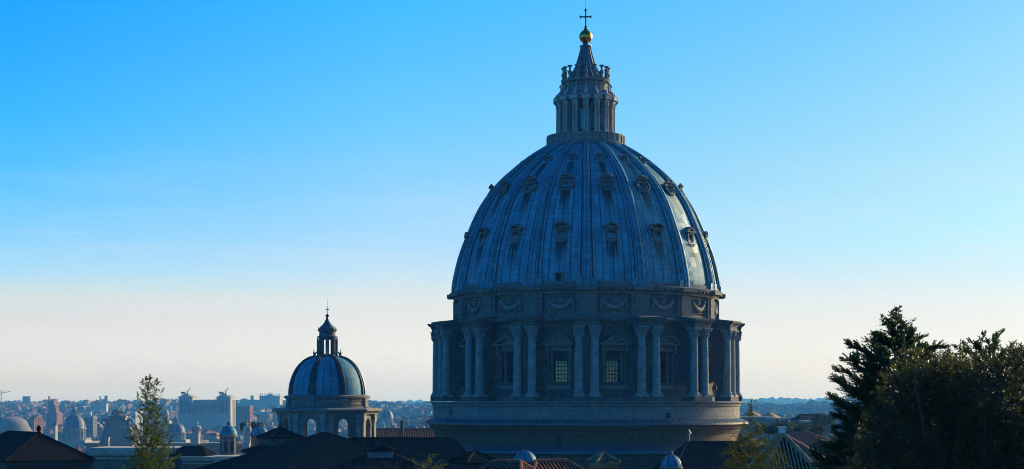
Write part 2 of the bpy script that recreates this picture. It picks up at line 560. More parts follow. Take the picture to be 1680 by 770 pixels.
def rib_mb(prof, w0, w1, sect, dz=0.0, dark_faces=()):
    b = MB(dz); k = len(sect); n = len(prof); vs = []; fs = []
    for i, (r, z) in enumerate(prof):
        r0, z0 = prof[max(i - 1, 0)]; r1, z1 = prof[min(i + 1, n - 1)]
        dr, dzz = r1 - r0, z1 - z0
        L = math.hypot(dr, dzz)
        nr, nz = dzz / L, -dr / L
        s = i / (n - 1)
        wd_ = w0 + (w1 - w0) * s
        for tt, p in sect:
            tx = tt * wd_
            q = p * (1 - 0.35 * s)
            vs.append((tx, -(math.sqrt(max(r * r - tx * tx, 0.01)) + q * nr), z + q * nz))
    for i in range(n - 1):
        for j in range(k - 1):
            fs.append((i * k + j, i * k + j + 1, (i + 1) * k + j + 1, (i + 1) * k + j))
    b.add(vs, fs)
    b.mi = [1 if f % (k - 1) in dark_faces else 0 for f in range(len(fs))]
    return b


SECT = [(-0.5, -0.05), (-0.5, 0.30), (-0.47, 0.42), (-0.36, 0.42), (-0.33, 0.12), (-0.28, 0.12), (-0.27, 0.75), (-0.17, 0.92), (-0.09, 0.92), (-0.07, 0.66), (0.07, 0.66), (0.09, 0.92), (0.17, 0.92), (0.27, 0.75), (0.28, 0.12), (0.33, 0.12), (0.36, 0.42), (0.47, 0.42), (0.5, 0.30), (0.5, -0.05)]
rb_ = rib_mb(PROF, 3.5, 1.5, SECT, DB, (0, 3, 4, 14, 15, 18))  # grooves and rib sides coloured darker, for shade as well as dirt
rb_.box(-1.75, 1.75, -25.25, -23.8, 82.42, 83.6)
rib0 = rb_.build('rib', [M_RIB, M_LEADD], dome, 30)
for k in range(1, 16):
    dup(rib0, dome, R(22.5 * k))

FRONT = [k for k in range(16) if True]


def seg_arc(w_, h, n=10):
    """points of a segmental pediment, left to right, springing at z=0"""
    rr = (w_ * w_ / 4 + h * h) / (2 * h)
    a = math.asin(w_ / 2 / rr)
    return [(rr * math.sin(-a + 2 * a * i / n), rr * math.cos(-a + 2 * a * i / n) - (rr - h)) for i in range(n + 1)]


def pediment(b, w_, h, y_front, y_back, z, kind, th=0.3):
    if kind == 'seg':
        outer = seg_arc(w_, h)
        inner = [(x * (1 - 2 * th / w_ * 0.9), zz * (1 - th / h * 0.75)) for x, zz in seg_arc(w_, h)]
    else:
        outer = [(-w_ / 2, 0), (0, h), (w_ / 2, 0)]
        inner = [(-w_ / 2 + th * 2.1, 0.0), (0, h - th * 1.1), (w_ / 2 - th * 2.1, 0.0)]
    # raking cornice as separate prisms, tympanum set back
    for (p, q), (pi, qi) in zip(zip(outer, outer[1:]), zip(inner, inner[1:])):
        b.prism([(p[0], z + p[1]), (q[0], z + q[1]), (qi[0], z + qi[1]), (pi[0], z + pi[1])], y_front, y_back)
    b.prism([(x, z + zz) for x, zz in inner], y_front + (y_back - y_front) * 0.5, y_back - 0.01)
    b.box(-w_ / 2, w_ / 2, y_front, y_back, z - th, z)


# lowest row of dormers: small pedimented windows
def dormer_low(kind):
    z0 = 90.7
    yf = -(dome_r(z0 + 0.5) + 0.14)
    yb = -(dome_r(z0 + 3) - 1.2)
    b = MB(DB)
    b.box(-1.05, -0.62, yf, yb, z0, z0 + 1.9)
    b.box(0.62, 1.05, yf, yb, z0, z0 + 1.9)
    b.box(-0.62, 0.62, yf, yb, z0, z0 + 0.3)
    b.box(-0.62, 0.62, yf, yb, z0 + 1.6, z0 + 1.9)
    b.prism([(-1.25, z0 - 0.1), (1.25, z0 - 0.1), (0.5, z0 - 0.62), (-0.5, z0 - 0.62)], yf - 0.3, yf + 0.8)
    pediment(b, 3.0, 0.8, yf - 0.22, yb, z0 + 2.2, kind, 0.25)
    o = b.build('dormer_window', M_STONE, dome, 30)
    p = MB(DB); p.box(-0.62, 0.62, yf + 0.35, yf + 0.45, z0 + 0.3, z0 + 1.6)
    p.build('pane', M_DARK, o, 0)
    q = MB(DB); q.box(-0.05, 0.05, yf + 0.25, yf + 0.34, z0 + 0.3, z0 + 1.6); q.box(-0.62, -0.051, yf + 0.25, yf + 0.34, z0 + 0.9, z0 + 1.0); q.box(0.051, 0.62, yf + 0.25, yf + 0.34, z0 + 0.9, z0 + 1.0)
    q.build('glazing_bar', M_STONE2, o, 0)
    return o


def oculus(name, z0, rad, ornate):
    """round dormer: a thick moulded ring lying against the slope of the dome"""
    rr_z = dome_r(z0)
    slope = math.atan2(dome_r(z0 - 1) - dome_r(z0 + 1), 2.0)
    M = Matrix.Translation((0, -rr_z, z0)) @ Matrix.Rotation(-slope * 0.72, 4, 'X')
    b = MB(DB)
    n = 28
    vs = []; fs = []
    rr = [(rad, 1.0), (rad, -0.3), (rad * 0.93, -0.45), (rad * 0.82, -0.5), (rad * 0.66, -0.38), (rad * 0.6, -0.3), (rad * 0.56, 0.3)]
    for i in range(n):
        a = 2 * PI * i / n
        for r_, y_ in rr:
            vs.append(M @ Vector((r_ * math.sin(a), y_, r_ * math.cos(a))))
    k = len(rr)
    for i in range(n):
        j = (i + 1) % n
        for q in range(k - 1):
            fs.append((i * k + q, j * k + q, j * k + q + 1, i * k + q + 1))
    b.add(vs, fs)

    def tb(pts, rs, nn=8):
        b.tube([M @ Vector(p) for p in pts], rs, nn)
    if ornate:
        for sx in (-1, 1):
            tb([(sx * rad * 0.5, -0.3, -rad * 1.25), (sx * rad * 1.05, -0.35, -rad * 0.75), (sx * rad * 1.28, -0.4, -rad * 0.1), (sx * rad * 1.14, -0.4, rad * 0.5), (sx * rad * 0.55, -0.45, rad * 1.12)], [0.16, 0.24, 0.27, 0.22, 0.15])
        for i in range(7):
            a = R(-66 + 22 * i)
            tb([(rad * 0.35 * math.sin(a), 0.3, rad * 0.95), (rad * 1.05 * math.sin(a), -1.0, rad * 1.0 + rad * 0.55 * math.cos(a))], [0.12, 0.24], 6)
        b.prism([(-rad * 1.1, rad * 0.92), (rad * 1.1, rad * 0.92), (rad * 0.8, rad * 1.12), (-rad * 0.8, rad * 1.12)], -0.95, 0.6, M)
        b.box(-rad * 0.45, rad * 0.45, -0.5, 0.3, -rad * 1.38, -rad * 1.02, M)
    o = b.build(name, M_STONE, dome, 40)
    p = MB(DB)
    p.add([M @ Vector((rad * 0.6 * math.sin(2 * PI * i / n), 0.1, rad * 0.6 * math.cos(2 * PI * i / n))) for i in range(n)], [tuple(range(n))])
    p.build('pane', M_DARK, o, 0)
    return o


lowt, lows = dormer_low('tri'), dormer_low('seg')
mid0 = oculus('ornate_oculus', 100.75, 1.05, True)
up0 = oculus('round_oculus', 106.35, 0.86, False)
used_ = set()
for k in range(16):
    a = 11.25 + 22.5 * k
    for src, key in ((lowt if k % 2 == 0 else lows, 'l%d' % (k % 2)), (mid0, 'm'), (up0, 'u')):
        if key not in used_:
            used_.add(key); src.rotation_euler = (0, 0, R(a))
        else:
            dup(src, dome, R(a))
# access door low on the dome
b = MB(DB)
yf = -(dome_r(82.9) + 0.35)
for x0, x1, z0, z1 in ((-0.75, -0.45, 82.6, 84.5), (0.45, 0.75, 82.6, 84.5)):
    b.box(x0, x1, yf, yf + 1.2, z0, z1)
b.box(-0.85, 0.85, yf - 0.1, yf + 1.3, 84.5, 84.75)
o = b.build('access_door', M_STONE, dome, 0); o.rotation_euler = (0, 0, R(-11.25))
b = MB(DB); b.box(-0.45, 0.45, yf + 0.3, yf + 0.8, 82.6, 84.5); b.build('door_leaf', M_DARK, o, 0)


# cornice under the lead, with modillions
def ring(b, prof, n=160):
    b.lathe(prof, n, closed=True)


b = MB(DB)
ring(b, [(23.6, 80.95), (24.9, 80.95), (24.95, 81.45), (25.15, 81.5), (25.3, 81.85), (25.65, 81.9), (25.75, 82.25), (25.3, 82.43), (24.9, 82.45), (24.85, 83.0), (24.6, 83.15), (23.6, 83.15)])
for k in range(128):
    a = R(360 / 128 * k)
    b.box(-0.22, 0.22, -25.6, -25.1, 81.55, 81.84, rotz(a))
for k in range(16):
    b.box(-1.9, 1.9, -26.1, -24.7, 81.5, 82.2, rotz(R(22.5 * k)))
b.build('dome_cornice', M_STONE, dome, 30)
# railing posts of the walk round the dome's foot
# attic
b = MB(DB)
b.lathe([(22.6, 76.72), (24.25, 76.72), (24.25, 77.5), (24.05, 77.6), (24.05, 80.9), (22.6, 80.9)], 160, closed=True)
for k in range(16):
    M_ = rotz(R(22.5 * k))
    b.box(-1.75, 1.75, -24.75, -23.6, 76.74, 80.93, M_)
    b.box(-1.05, 1.05, -24.98, -24.7, 76.76, 80.91, M_)
    b.box(-1.85, 1.85, -24.9, -24.0, 76.73, 77.35, M_)
    # panel border between pilasters
    M2 = rotz(R(22.5 * k + 11.25))
    for x0, x1, z0, z1 in ((-2.75, -2.6, 77.9, 80.6), (2.6, 2.75, 77.9, 80.6), (-2.6, 2.6, 80.45, 80.6), (-2.6, 2.6, 77.9, 78.03)):
        b.box(x0, x1, -24.22, -23.7, z0, z1, M2)
b.build('attic', M_STONE, dome, 30)


def garland():
    b = MB(DB)
    y = -24.3
    pts = []; rs = []
    for i in range(17):
        t_ = -1 + i / 8
        pts.append((t_ * 2.1, y + 0.02 * abs(t_), 78.55 + 1.35 * t_ * t_)); rs.append(0.26 + 0.2 * (1 - t_ * t_) + 0.06 * (i % 2))
    b.tube(pts, rs, 8)
    for sx in (-1, 1):
        b.sphere((sx * 2.1, y, 79.95), 0.34, 10, 6)
        b.tube([(sx * 2.15, y, 79.7), (sx * 2.3, y - 0.05, 79.0), (sx * 2.2, y, 78.4)], [0.22, 0.2, 0.1], 6)
    for i in range(8):
        a = 2 * PI * i / 8
        b.sphere((0.42 * math.sin(a), y, 79.85 + 0.42 * math.cos(a)), 0.19, 8, 5)
    b.sphere((0, y, 79.85), 0.3, 10, 6)
    return b.build('garland', M_STONE2, dome, 50)


g0 = garland(); g0.rotation_euler = (0, 0, R(11.25))
for k in range(1, 16):
    dup(g0, dome, R(11.25 + 22.5 * k))

# drum wall with sixteen real openings
RO, RI = 24.35, 22.6
WZ0, WZ1 = 65.5, 70.9
HW = math.degrees(1.8 / RO)
b = MB(DB)
for k in range(16):
    c0 = 22.5 * k
    cuts = [c0 + (11.25 - HW) * i / 4 for i in range(5)] + [c0 + 11.25 - HW + 2 * HW * i / 3 for i in range(1, 4)] + [c0 + 11.25 + HW + (11.25 - HW) * i / 4 for i in range(1, 5)]
    zc = [61.5, WZ0, WZ1, 75.35]
    for a0, a1 in zip(cuts, cuts[1:]):
        hole_a = (a0 + a1) / 2 > c0 + 11.25 - HW and (a0 + a1) / 2 < c0 + 11.25 + HW
        for z0, z1 in zip(zc, zc[1:]):
            hole = hole_a and z0 == WZ0
            P = lambda r, a, z: (r * math.sin(R(a)), -r * math.cos(R(a)), z)
            if not hole:
                b.add([P(RO, a0, z0), P(RO, a1, z0), P(RO, a1, z1), P(RO, a0, z1)], [(0, 1, 2, 3)])
                b.add([P(RI, a0, z0), P(RI, a1, z0), P(RI, a1, z1), P(RI, a0, z1)], [(0, 3, 2, 1)])
            else:
                b.add([P(RO, a0, z0), P(RO, a1, z0), P(RI, a1, z0), P(RI, a0, z0)], [(0, 1, 2, 3)])
                b.add([P(RO, a0, z1), P(RO, a1, z1), P(RI, a1, z1), P(RI, a0, z1)], [(0, 1, 2, 3)])
    for a in (c0 + 11.25 - HW, c0 + 11.25 + HW):
        b.add([P(RO, a, WZ0), P(RI, a, WZ0), P(RI, a, WZ1), P(RO, a, WZ1)], [(0, 1, 2, 3)])
b.lathe([(0.01, 61.6), (22.55, 61.6)], 64)
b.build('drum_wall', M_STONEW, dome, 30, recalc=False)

b = MB(DB)
ring(b, [(23.4, 75.2), (24.7, 75.2), (24.75, 75.7), (25.1, 75.75), (25.2, 76.2), (25.9, 76.25), (26.0, 76.6), (25.0, 76.75), (23.4, 76.75)])
for k in range(16):
    for j in range(-3, 4):
        b.box(-0.2, 0.2, -25.8, -25.12, 75.95, 76.23, rotz(R(22.5 * k + 11.25 + j * 1.55)))
ring(b, [(23.9, 62.15), (24.75, 62.15), (24.75, 62.9), (24.4, 63.0), (23.9, 63.0)])
b.build('drum_entablature', M_STONE, dome, 30)


def drum_window(kind):
    b = MB(DB)
    yo = -RO
    for sx in (-1, 1):
        x0, x1 = sorted((sx * 1.32, sx * 1.79))
        b.box(x0, x1, yo + 0.75, yo + 1.35, 65.45, 70.95)    # jamb, set deep in the reveal
        xa, xb = sorted((sx * 1.85, sx * 2.35))
        b.box(xa, xb, yo - 1.0, yo + 0.6, 71.2, 71.95)       # console
        b.box(xa, xb, yo - 0.7, yo + 0.6, 70.6, 71.2)
        xa, xb = sorted((sx * 1.85, sx * 2.15))
        b.box(xa, xb, yo - 0.4, yo + 0.6, 69.6, 70.6)
        xa, xb = sorted((sx * 1.85, sx * 1.98))
        b.box(xa, xb, yo - 0.12, yo + 0.5, 65.02, 69.6)
    b.box(-1.84, 1.84, yo - 0.2, yo + 0.5, 70.95, 71.9)
    b.prism([(-2.3, 65.0), (2.3, 65.0), (1.9, 64.3), (-1.9, 64.3)], yo - 0.55, yo + 0.5)
    pediment(b, 5.5, 1.45, yo - 1.5, yo + 0.5, 72.25, kind, 0.3)
    o = b.build('drum_window', M_STONE2, dome, 30)
    p = MB(DB); p.add([(-1.6, yo + 1.55, 65.5), (1.6, yo + 1.55, 65.5), (1.6, yo + 1.55, 70.9), (-1.6, yo + 1.55, 70.9)], [(0, 1, 2, 3)])
    p.build('pane', M_GLASS, o, 0)
    q = MB(DB)
    for i in range(1, 6):
        x = -1.6 + 3.2 * i / 6
        q.box(x - 0.06, x + 0.06, yo + 1.38, yo + 1.48, 65.5, 70.9)
    for i in range(1, 8):
        z = 65.5 + 5.4 * i / 8
        q.box(-1.6, 1.6, yo + 1.36, yo + 1.5, z - 0.06, z + 0.06)
    q.box(-1.6, 1.6, yo + 1.3, yo + 1.52, 69.2, 70.9)  # solid dark panel added; the upper opening is only unlit there
    q.build('lattice', M_IRON, o, 0)
    return o


wt, wsg = drum_window('tri'), drum_window('seg')
wt.rotation_euler = (0, 0, R(11.25)); wsg.rotation_euler = (0, 0, R(33.75))
for k in range(2, 16):
    dup(wt if k % 2 == 0 else wsg, dome, R(11.25 + 22.5 * k))


def column_mb(b, x, y, z0, z1, r, caph, n=20):
    """base, tapering shaft and leafy capital with abacus"""
    b.box(x - r * 1.4, x + r * 1.4, y - r * 1.4, y + r * 1.4, z0, z0 + r * 0.45)
    zb = z0 + r * 0.45
    pr = [(r * 1.35, zb), (r * 1.38, zb + r * 0.2), (r * 1.2, zb + r * 0.35), (r * 1.22, zb + r * 0.55), (r * 1.02, zb + r * 0.7)]
    zs = z1 - caph
    for i in range(1, 7):
        s = i / 6
        pr.append((r * (1.0 - 0.14 * s * s), zb + r * 0.7 + (zs - zb - r * 0.7) * s))
    pr += [(r * 0.97, zs + 0.02), (r * 0.9, zs + caph * 0.1), (r * 0.95, zs + caph * 0.4), (r * 1.1, zs + caph * 0.62), (r * 1.32, zs + caph * 0.86), (r * 0.9, zs + caph * 0.87)]
    b.lathe(pr, n, c=(x, y))
    for lev, (rr, nn, h0, h1) in enumerate(((1.04, 8, 0.08, 0.42), (1.12, 8, 0.3, 0.7))):
        for i in range(nn):
            a = 2 * PI * (i + 0.5 * lev) / nn
            sx, sy = math.sin(a), -math.cos(a)
            b.tube([(x + sx * r * 0.9, y + sy * r * 0.9, zs + caph * h0), (x + sx * r * rr, y + sy * r * rr, zs + caph * (h0 + h1) / 2), (x + sx * r * (rr + 0.28), y + sy * r * (rr + 0.28), zs + caph * h1)], [r * 0.26, r * 0.24, r * 0.13], 5)
    for sx in (-1, 1):
        for sy in (-1, 1):
            b.sphere((x + sx * r * 1.05, y + sy * r * 1.05, zs + caph * 0.76), r * 0.3, 8, 5)
    b.box(x - r * 1.45, x + r * 1.45, y - r * 1.45, y + r * 1.45, zs + caph * 0.88, z1)


def buttress():
    b = MB(DB)
    b.box(-1.3, 1.3, -27.45, -26.2, 62.2, 75.1)                  # outer pier
    b.box(-1.3, 1.3, -26.2, -24.0, 66.0, 75.1)                  # above the passage
    for i in range(8):                                          # arch of the passage
        t0, t1 = PI * i / 8, PI * (i + 1) / 8
        b.prism([(-25.25 - 0.93 * math.cos(t0), 65.0 + 0.93 * math.sin(t0)), (-25.25 - 0.93 * math.cos(t1), 65.0 + 0.93 * math.sin(t1)), (-25.25 - 0.93 * math.cos(t1), 66.0), (-25.25 - 0.93 * math.cos(t0), 66.0)], -1.29, 1.29, Matrix.Rotation(PI / 2, 4, 'Z'))
    b.box(-2.35, 2.35, -29.15, -26.15, 62.18, 62.95)
    # entablature breaking forward over the pair of columns
    b.box(-2.15, 2.15, -28.95, -24.4, 75.08, 75.75)
    b.box(-2.3, 2.3, -29.1, -24.4, 75.75, 76.15)
    b.box(-2.6, 2.6, -29.45, -24.4, 76.15, 76.35)
    b.box(-2.75, 2.75, -29.65, -24.4, 76.35, 76.68)
    b.prism([(29.3, 76.68), (24.4, 77.3), (24.4, 76.6)], -1.9, 1.9, Matrix.Rotation(-PI / 2, 4, 'Z'))
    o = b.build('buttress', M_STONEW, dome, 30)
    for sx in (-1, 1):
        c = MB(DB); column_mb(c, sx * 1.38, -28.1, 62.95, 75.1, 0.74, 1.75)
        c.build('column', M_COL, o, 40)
    return o


bt0 = buttress()
for k in range(1, 16):
    dup(bt0, dome, R(22.5 * k))

# stereobate, tiled skirt, lower base
b = MB(DB)
ring(b, [(22, 58.3), (28.75, 58.3), (28.75, 61.2), (28.95, 61.3), (29.0, 61.7), (29.3, 61.8), (29.4, 62.12), (22, 62.12)], 192)
b.build('base_ring', M_STONE2, dome, 30)
b = MB(DB)
for a, hw_, z0, z1 in ((-58, 0.5, 59.5, 60.6), (29.5, 0.45, 59.2, 60.2), (70, 0.4, 59.6, 60.6)):
    b.box(-hw_, hw_, -28.79, -28.5, z0, z1, rotz(R(a)))
b.build('small_opening', M_DARK, dome, 0)
b = MB(DB)
n = 560; vs = []; fs = []
for i in range(n):
    a = 2 * PI * i / n
    h = 0.14 if i % 4 in (0, 1) else 0.0
    for r_, z_ in ((28.7, 58.95 + h), (30.35, 58.28 + h), (30.35, 58.0), (28.4, 57.8)):
        vs.append((r_ * math.sin(a), -r_ * math.cos(a), z_))
for i in range(n):
    j = (i + 1) % n
    for q in range(3):
        fs.append((i * 4 + q, j * 4 + q, j * 4 + q + 1, i * 4 + q + 1))
b.add(vs, fs)
b.build('skirt_roof', M_LEADP, dome, 30)
b = MB(DB)
b.lathe([(27, 57.9), (29.5, 57.9), (29.3, 57.2), (28.9, 57.0), (28.7, 56.4), (28.5, 56.2), (28.5, 53.6), (27, 53.6)], 160, closed=True)
b.build('lower_wall', M_BRICK, dome, 30)
b = MB(DB)
ring(b, [(27, 54.6), (28.55, 54.6), (30.6, 53.55), (30.75, 53.1), (30.2, 52.9), (27, 52.9)], 128)
b.build('lead_ledge', M_LEADP, dome, 30)
b = MB(DB)
b.lathe([(27, 52.95), (30.0, 52.95), (30.0, 52.0), (29.8, 51.9), (29.8, 24), (27, 24)], 128, closed=True)
b.build('crossing_wall', M_BRICK, dome, 30)
b = MB(DB); b.box(-0.55, 0.55, -28.62, -28.2, 54.62, 56.3)
o = b.build('wall_door', M_DARK, dome, 0); o.rotation_euler = (0, 0, R(-9.5))
b = MB(DB)
for x in (-0.72, 0.58):
    b.box(x, x + 0.14, -28.72, -28.3, 54.6, 56.45)
b.box(-0.72, 0.72, -28.74, -28.3, 56.45, 56.62)
b.build('door_frame', M_STONE, o, 0)

# lantern
lb = MB(DB)
lb.lathe([(4.0, 118.3), (5.6, 118.3), (5.7, 118.7), (5.95, 118.85), (6.05, 119.2), (5.5, 119.4), (4.7, 120.0), (4.2, 120.6), (4.15, 120.75), (4.05, 121.7), (4.1, 121.9), (4.55, 122.05), (4.65, 122.4), (4.3, 122.5), (2.8, 122.6)], 64)
lant = lb.build('lantern', M_STONE2, dome, 30)
b = MB(DB); b.lathe([(7.0, 109.75), (7.45, 109.85), (7.6, 110.3), (7.45, 110.4), (7.2, 110.45), (3.9, 110.5)], 64); b.build('lantern_base', M_STONE2, lant, 30)
b = MB(DB); b.lathe([(3.9, 110.4), (3.9, 118.4)], 48); b.build('core', M_STONEB, lant, 30)
b = MB(DB)
b.lathe([(6.95, 110.45), (7.25, 110.5), (7.25, 111.75), (7.35, 111.85), (7.35, 112.0), (7.0, 112.0), (6.95, 110.45)], 64)
for k in range(32):
    b.box(-0.12, 0.12, -7.4, -7.2, 110.5, 111.9, rotz(R(11.25 * k)))
b.build('balcony', M_STONE2, lant, 30)


def lantern_pier():
    b = MB(DB)
    b.box(-0.3, 0.3, -5.1, -3.8, 112.0, 117.86)
    b.box(-0.58, 0.58, -5.8, -4.9, 110.5, 112.4)
    b.box(-0.58, 0.58, -5.75, -3.95, 117.87, 118.29)
    b.box(-0.82, 0.82, -6.1, -4.0, 118.33, 119.0)
    for sx in (-1, 1):
        b.lathe([(0.29, 112.4), (0.29, 112.6), (0.24, 112.75), (0.2, 117.1), (0.25, 117.2), (0.34, 117.8), (0.34, 117.86)], 12, c=(sx * 0.27, -5.35))
    # volute over each pier
    b.tube([(0, -5.5, 119.2), (0, -5.3, 119.75), (0, -4.75, 120.3), (0, -4.55, 121.1), (0, -4.85, 121.5), (0, -4.6, 121.75)], [0.3, 0.32, 0.24, 0.2, 0.24, 0.14], 8)
    return b.build('lantern_pier', M_LANT, lant, 40)


def candelabrum():
    b = MB(DB)
    b.lathe([(0.45, 122.4), (0.45, 122.75), (0.2, 122.85), (0.3, 123.3), (0.42, 123.6), (0.3, 123.95), (0.14, 124.1), (0.2, 124.35), (0.16, 124.5), (0.3, 124.7), (0.5, 124.85), (0.5, 124.95), (0.02, 125.0)], 12, c=(0, -4.2))
    return b.build('candelabrum', M_STONE2, lant, 40)


def lantern_window():
    b = MB(DB)
    b.box(-0.4, 0.4, -3.98, -3.7, 112.9, 116.3)
    b.prism([(x * 0.4 / 0.5, 116.3 + z) for x, z in seg_arc(1.0, 0.45)], -3.98, -3.7)
    return b.build('lantern_window', M_PANE, lant, 0)


lp, cd, lw = lantern_pier(), candelabrum(), lantern_window()
lw.rotation_euler = (0, 0, R(11.25))
for k in range(1, 16):
    dup(lp, lant, R(22.5 * k)); dup(cd, lant, R(22.5 * k)); dup(lw, lant, R(11.25 + 22.5 * k))
b = MB(DB)
n = 64; prof = [(3.5, 122.5), (3.1, 123.1), (2.4, 124.1), (1.88, 125.2), (1.5, 126.4), (1.18, 127.6), (0.96, 128.6), (0.9, 128.9), (1.15, 129.0), (1.15, 129.15), (0.7, 129.25), (0.5, 129.5), (0.55, 129.7)]
vs = []; fs = []
for i in range(n):
    a = 2 * PI * i / n
    f_ = 1.0 + (0.09 if i % 4 == 0 else 0.0)
    for q, (r_, z_) in enumerate(prof):
        rr = r_ * (f_ if q < 8 else 1)
        vs.append((rr * math.sin(a), -rr * math.cos(a), z_))
k = len(prof)
for i in range(n):
    j = (i + 1) % n
    for q in range(k - 1):
        fs.append((i * k + q, j * k + q, j * k + q + 1, i * k + q + 1))
b.add(vs, fs)
b.build('spire', M_LEADP, lant, 25)
b = MB(DB); b.sphere((0, 0, 130.9), 1.25, 32, 20); b.build('gilded_ball', M_GOLD, lant, 80)
b = MB(DB)
b.lathe([(0.01, 132.05), (0.5, 132.1), (0.3, 132.4), (0.18, 132.7), (0.28, 132.8), (0.1, 133.0)], 12)
b.box(-0.11, 0.11, -0.11, 0.11, 132.9, 136.0)
b.box(-0.95, -0.111, -0.1, 0.1, 134.55, 134.77); b.box(0.111, 0.95, -0.1, 0.1, 134.55, 134.77)
for x, z in ((-0.98, 134.66), (0.98, 134.66), (0, 136.05)):
    b.sphere((x, 0, z), 0.2, 8, 6)
    b.sphere((x + (0.16 if x == 0 else 0), 0, z + (0.16 if x else -0.12)), 0.13, 8, 6)
    b.sphere((x - (0.16 if x == 0 else 0), 0, z - (0.16 if x else 0.12)), 0.13, 8, 6)
b.tube([(0, 0, 136), (0, 0, 137.7)], 0.03, 6)
b.build('cross', M_IRON, lant, 40)

# ------------------------------------------------------------------ the minor cupola
CX, CY, CB = (537 - 840) * 350 / F, 350.0, 40.0
cup = thing('minor_cupola', 'small lead dome with open arched octagon below, standing left of the great dome', 'dome', (CX, CY, CB), R(6.0))
CP = [(8.0, 63.35)] + [(8.0 * math.cos(t) if False else 2.2 + (8.0 - 2.2) * math.cos(t), 63.6 + 7.7 * math.sin(t)) for t in [PI / 2 * i / 18 for i in range(18)]] + [(2.2, 71.3)]
b = MB(CB); b.lathe(CP, 96); b.build('dome_shell', M_LEADS, cup, 60)
r0 = rib_mb(CP[1:], 1.45, 0.7, [(-0.5, -0.03), (-0.5, 0.3), (-0.36, 0.34), (-0.33, 0.06), (-0.22, 0.06), (-0.2, 0.5), (0.2, 0.5), (0.22, 0.06), (0.33, 0.06), (0.36, 0.34), (0.5, 0.3), (0.5, -0.03)], CB).build('rib', M_LEADD, cup, 30)
r0.rotation_euler = (0, 0, R(-22.5))
for k in range(1, 8):
    dup(r0, cup, R(-22.5 + 45 * k))
b = MB(CB)
ring(b, [(7.0, 60.9), (8.5, 60.9), (8.5, 61.2), (8.3, 61.3), (8.3, 62.5), (8.6, 62.7), (8.9, 62.95), (8.9, 63.2), (8.2, 63.4), (7.0, 63.4)], 64)
for k in range(8):
    M_ = rotz(R(45 * k - 22.5))
    b.box(-0.8, 0.8, -8.75, -8.0, 60.92, 62.9, M_)
    M2 = rotz(R(45 * k))
    b.box(-1.9, 1.9, -8.42, -8.0, 61.4, 61.5, M2); b.box(-1.9, 1.9, -8.42, -8.0, 62.3, 62.4, M2)
b.build('attic', M_STONE2, cup, 30)


def octa(r_, k):
    a = R(45 * k)
    return (r_ * math.sin(a), -r_ * math.cos(a))


def octa_ring(b, prof):
    """octagonal mouldings: face normals at 22.5 + 45k"""
    b.lathe(prof, 8, closed=True)


b = MB(CB)
octa_ring(b, [(7.5, 59.55), (10.5, 59.55), (10.6, 59.95), (11.3, 60.15), (11.4, 60.5), (11.0, 60.75), (8.3, 60.95), (7.5, 60.95)])
b.build('cornice', M_STONE2, cup, 20)
b = MB(CB)
AP = 9.75 * math.cos(R(22.5))    # apothem of the wall
hw_ = 9.75 * math.sin(R(22.5))
for k in range(8):
    M_ = rotz(R(22.5 + 45 * k))
    b.box(-hw_, -1.3, -AP, -AP + 1.1, 40, 59.55, M_)
    b.box(1.3, hw_, -AP, -AP + 1.1, 40, 59.55, M_)
    b.box(-1.3, 1.3, -AP, -AP + 1.1, 58.8, 59.55, M_)
    b.box(-1.3, 1.3, -AP, -AP + 1.1, 40, 50, M_)
    for i in range(10):
        t0, t1 = PI * i / 10, PI * (i + 1) / 10
        b.prism([(-1.3 * math.cos(t0), 57.4 + 1.3 * math.sin(t0)), (-1.3 * math.cos(t1), 57.4 + 1.3 * math.sin(t1)), (-1.3 * math.cos(t1), 58.8), (-1.3 * math.cos(t0), 58.8)], -AP + 0.003, -AP + 1.1, M_)
b.lathe([(0.01, 50.0), (8.6, 50.0)], 8); b.lathe([(0.01, 59.5), (8.6, 59.5)], 8)
b.build('arcade_wall', M_STONE2, cup, 20)
b = MB(CB)
for x in (-1.0, 1.0):
    b.box(x * 1.5 - 0.2, x * 1.5 + 0.2, -AP - 0.12, -AP + 0.4, 57.1, 57.4)
pl = b.build('impost', M_STONE2, cup, 0); pl.rotation_euler = (0, 0, R(22.5))
for k in range(1, 8):
    dup(pl, cup, R(22.5 + 45 * k))
b = MB(CB)
for sx in (-1, 1):
    x = sx * (hw_ - 0.75)
    b.box(x - 0.5, x + 0.5, -AP - 0.4, -AP + 0.1, 46, 57.9)
    b.box(x - 0.56, x + 0.56, -AP - 0.46, -AP + 0.1, 57.9, 58.1)
    b.prism([(x - 0.52, 58.1), (x + 0.52, 58.1), (x + 0.75, 59.3), (x - 0.75, 59.3)], -AP - 0.55, -AP + 0.1)
    b.box(x - 0.8, x + 0.8, -AP - 0.62, -AP + 0.1, 59.3, 59.54)
pp = b.build('pilaster_pair', M_COL, cup, 0); pp.rotation_euler = (0, 0, R(22.5))
for k in range(1, 8):
    dup(pp, cup, R(22.5 + 45 * k))
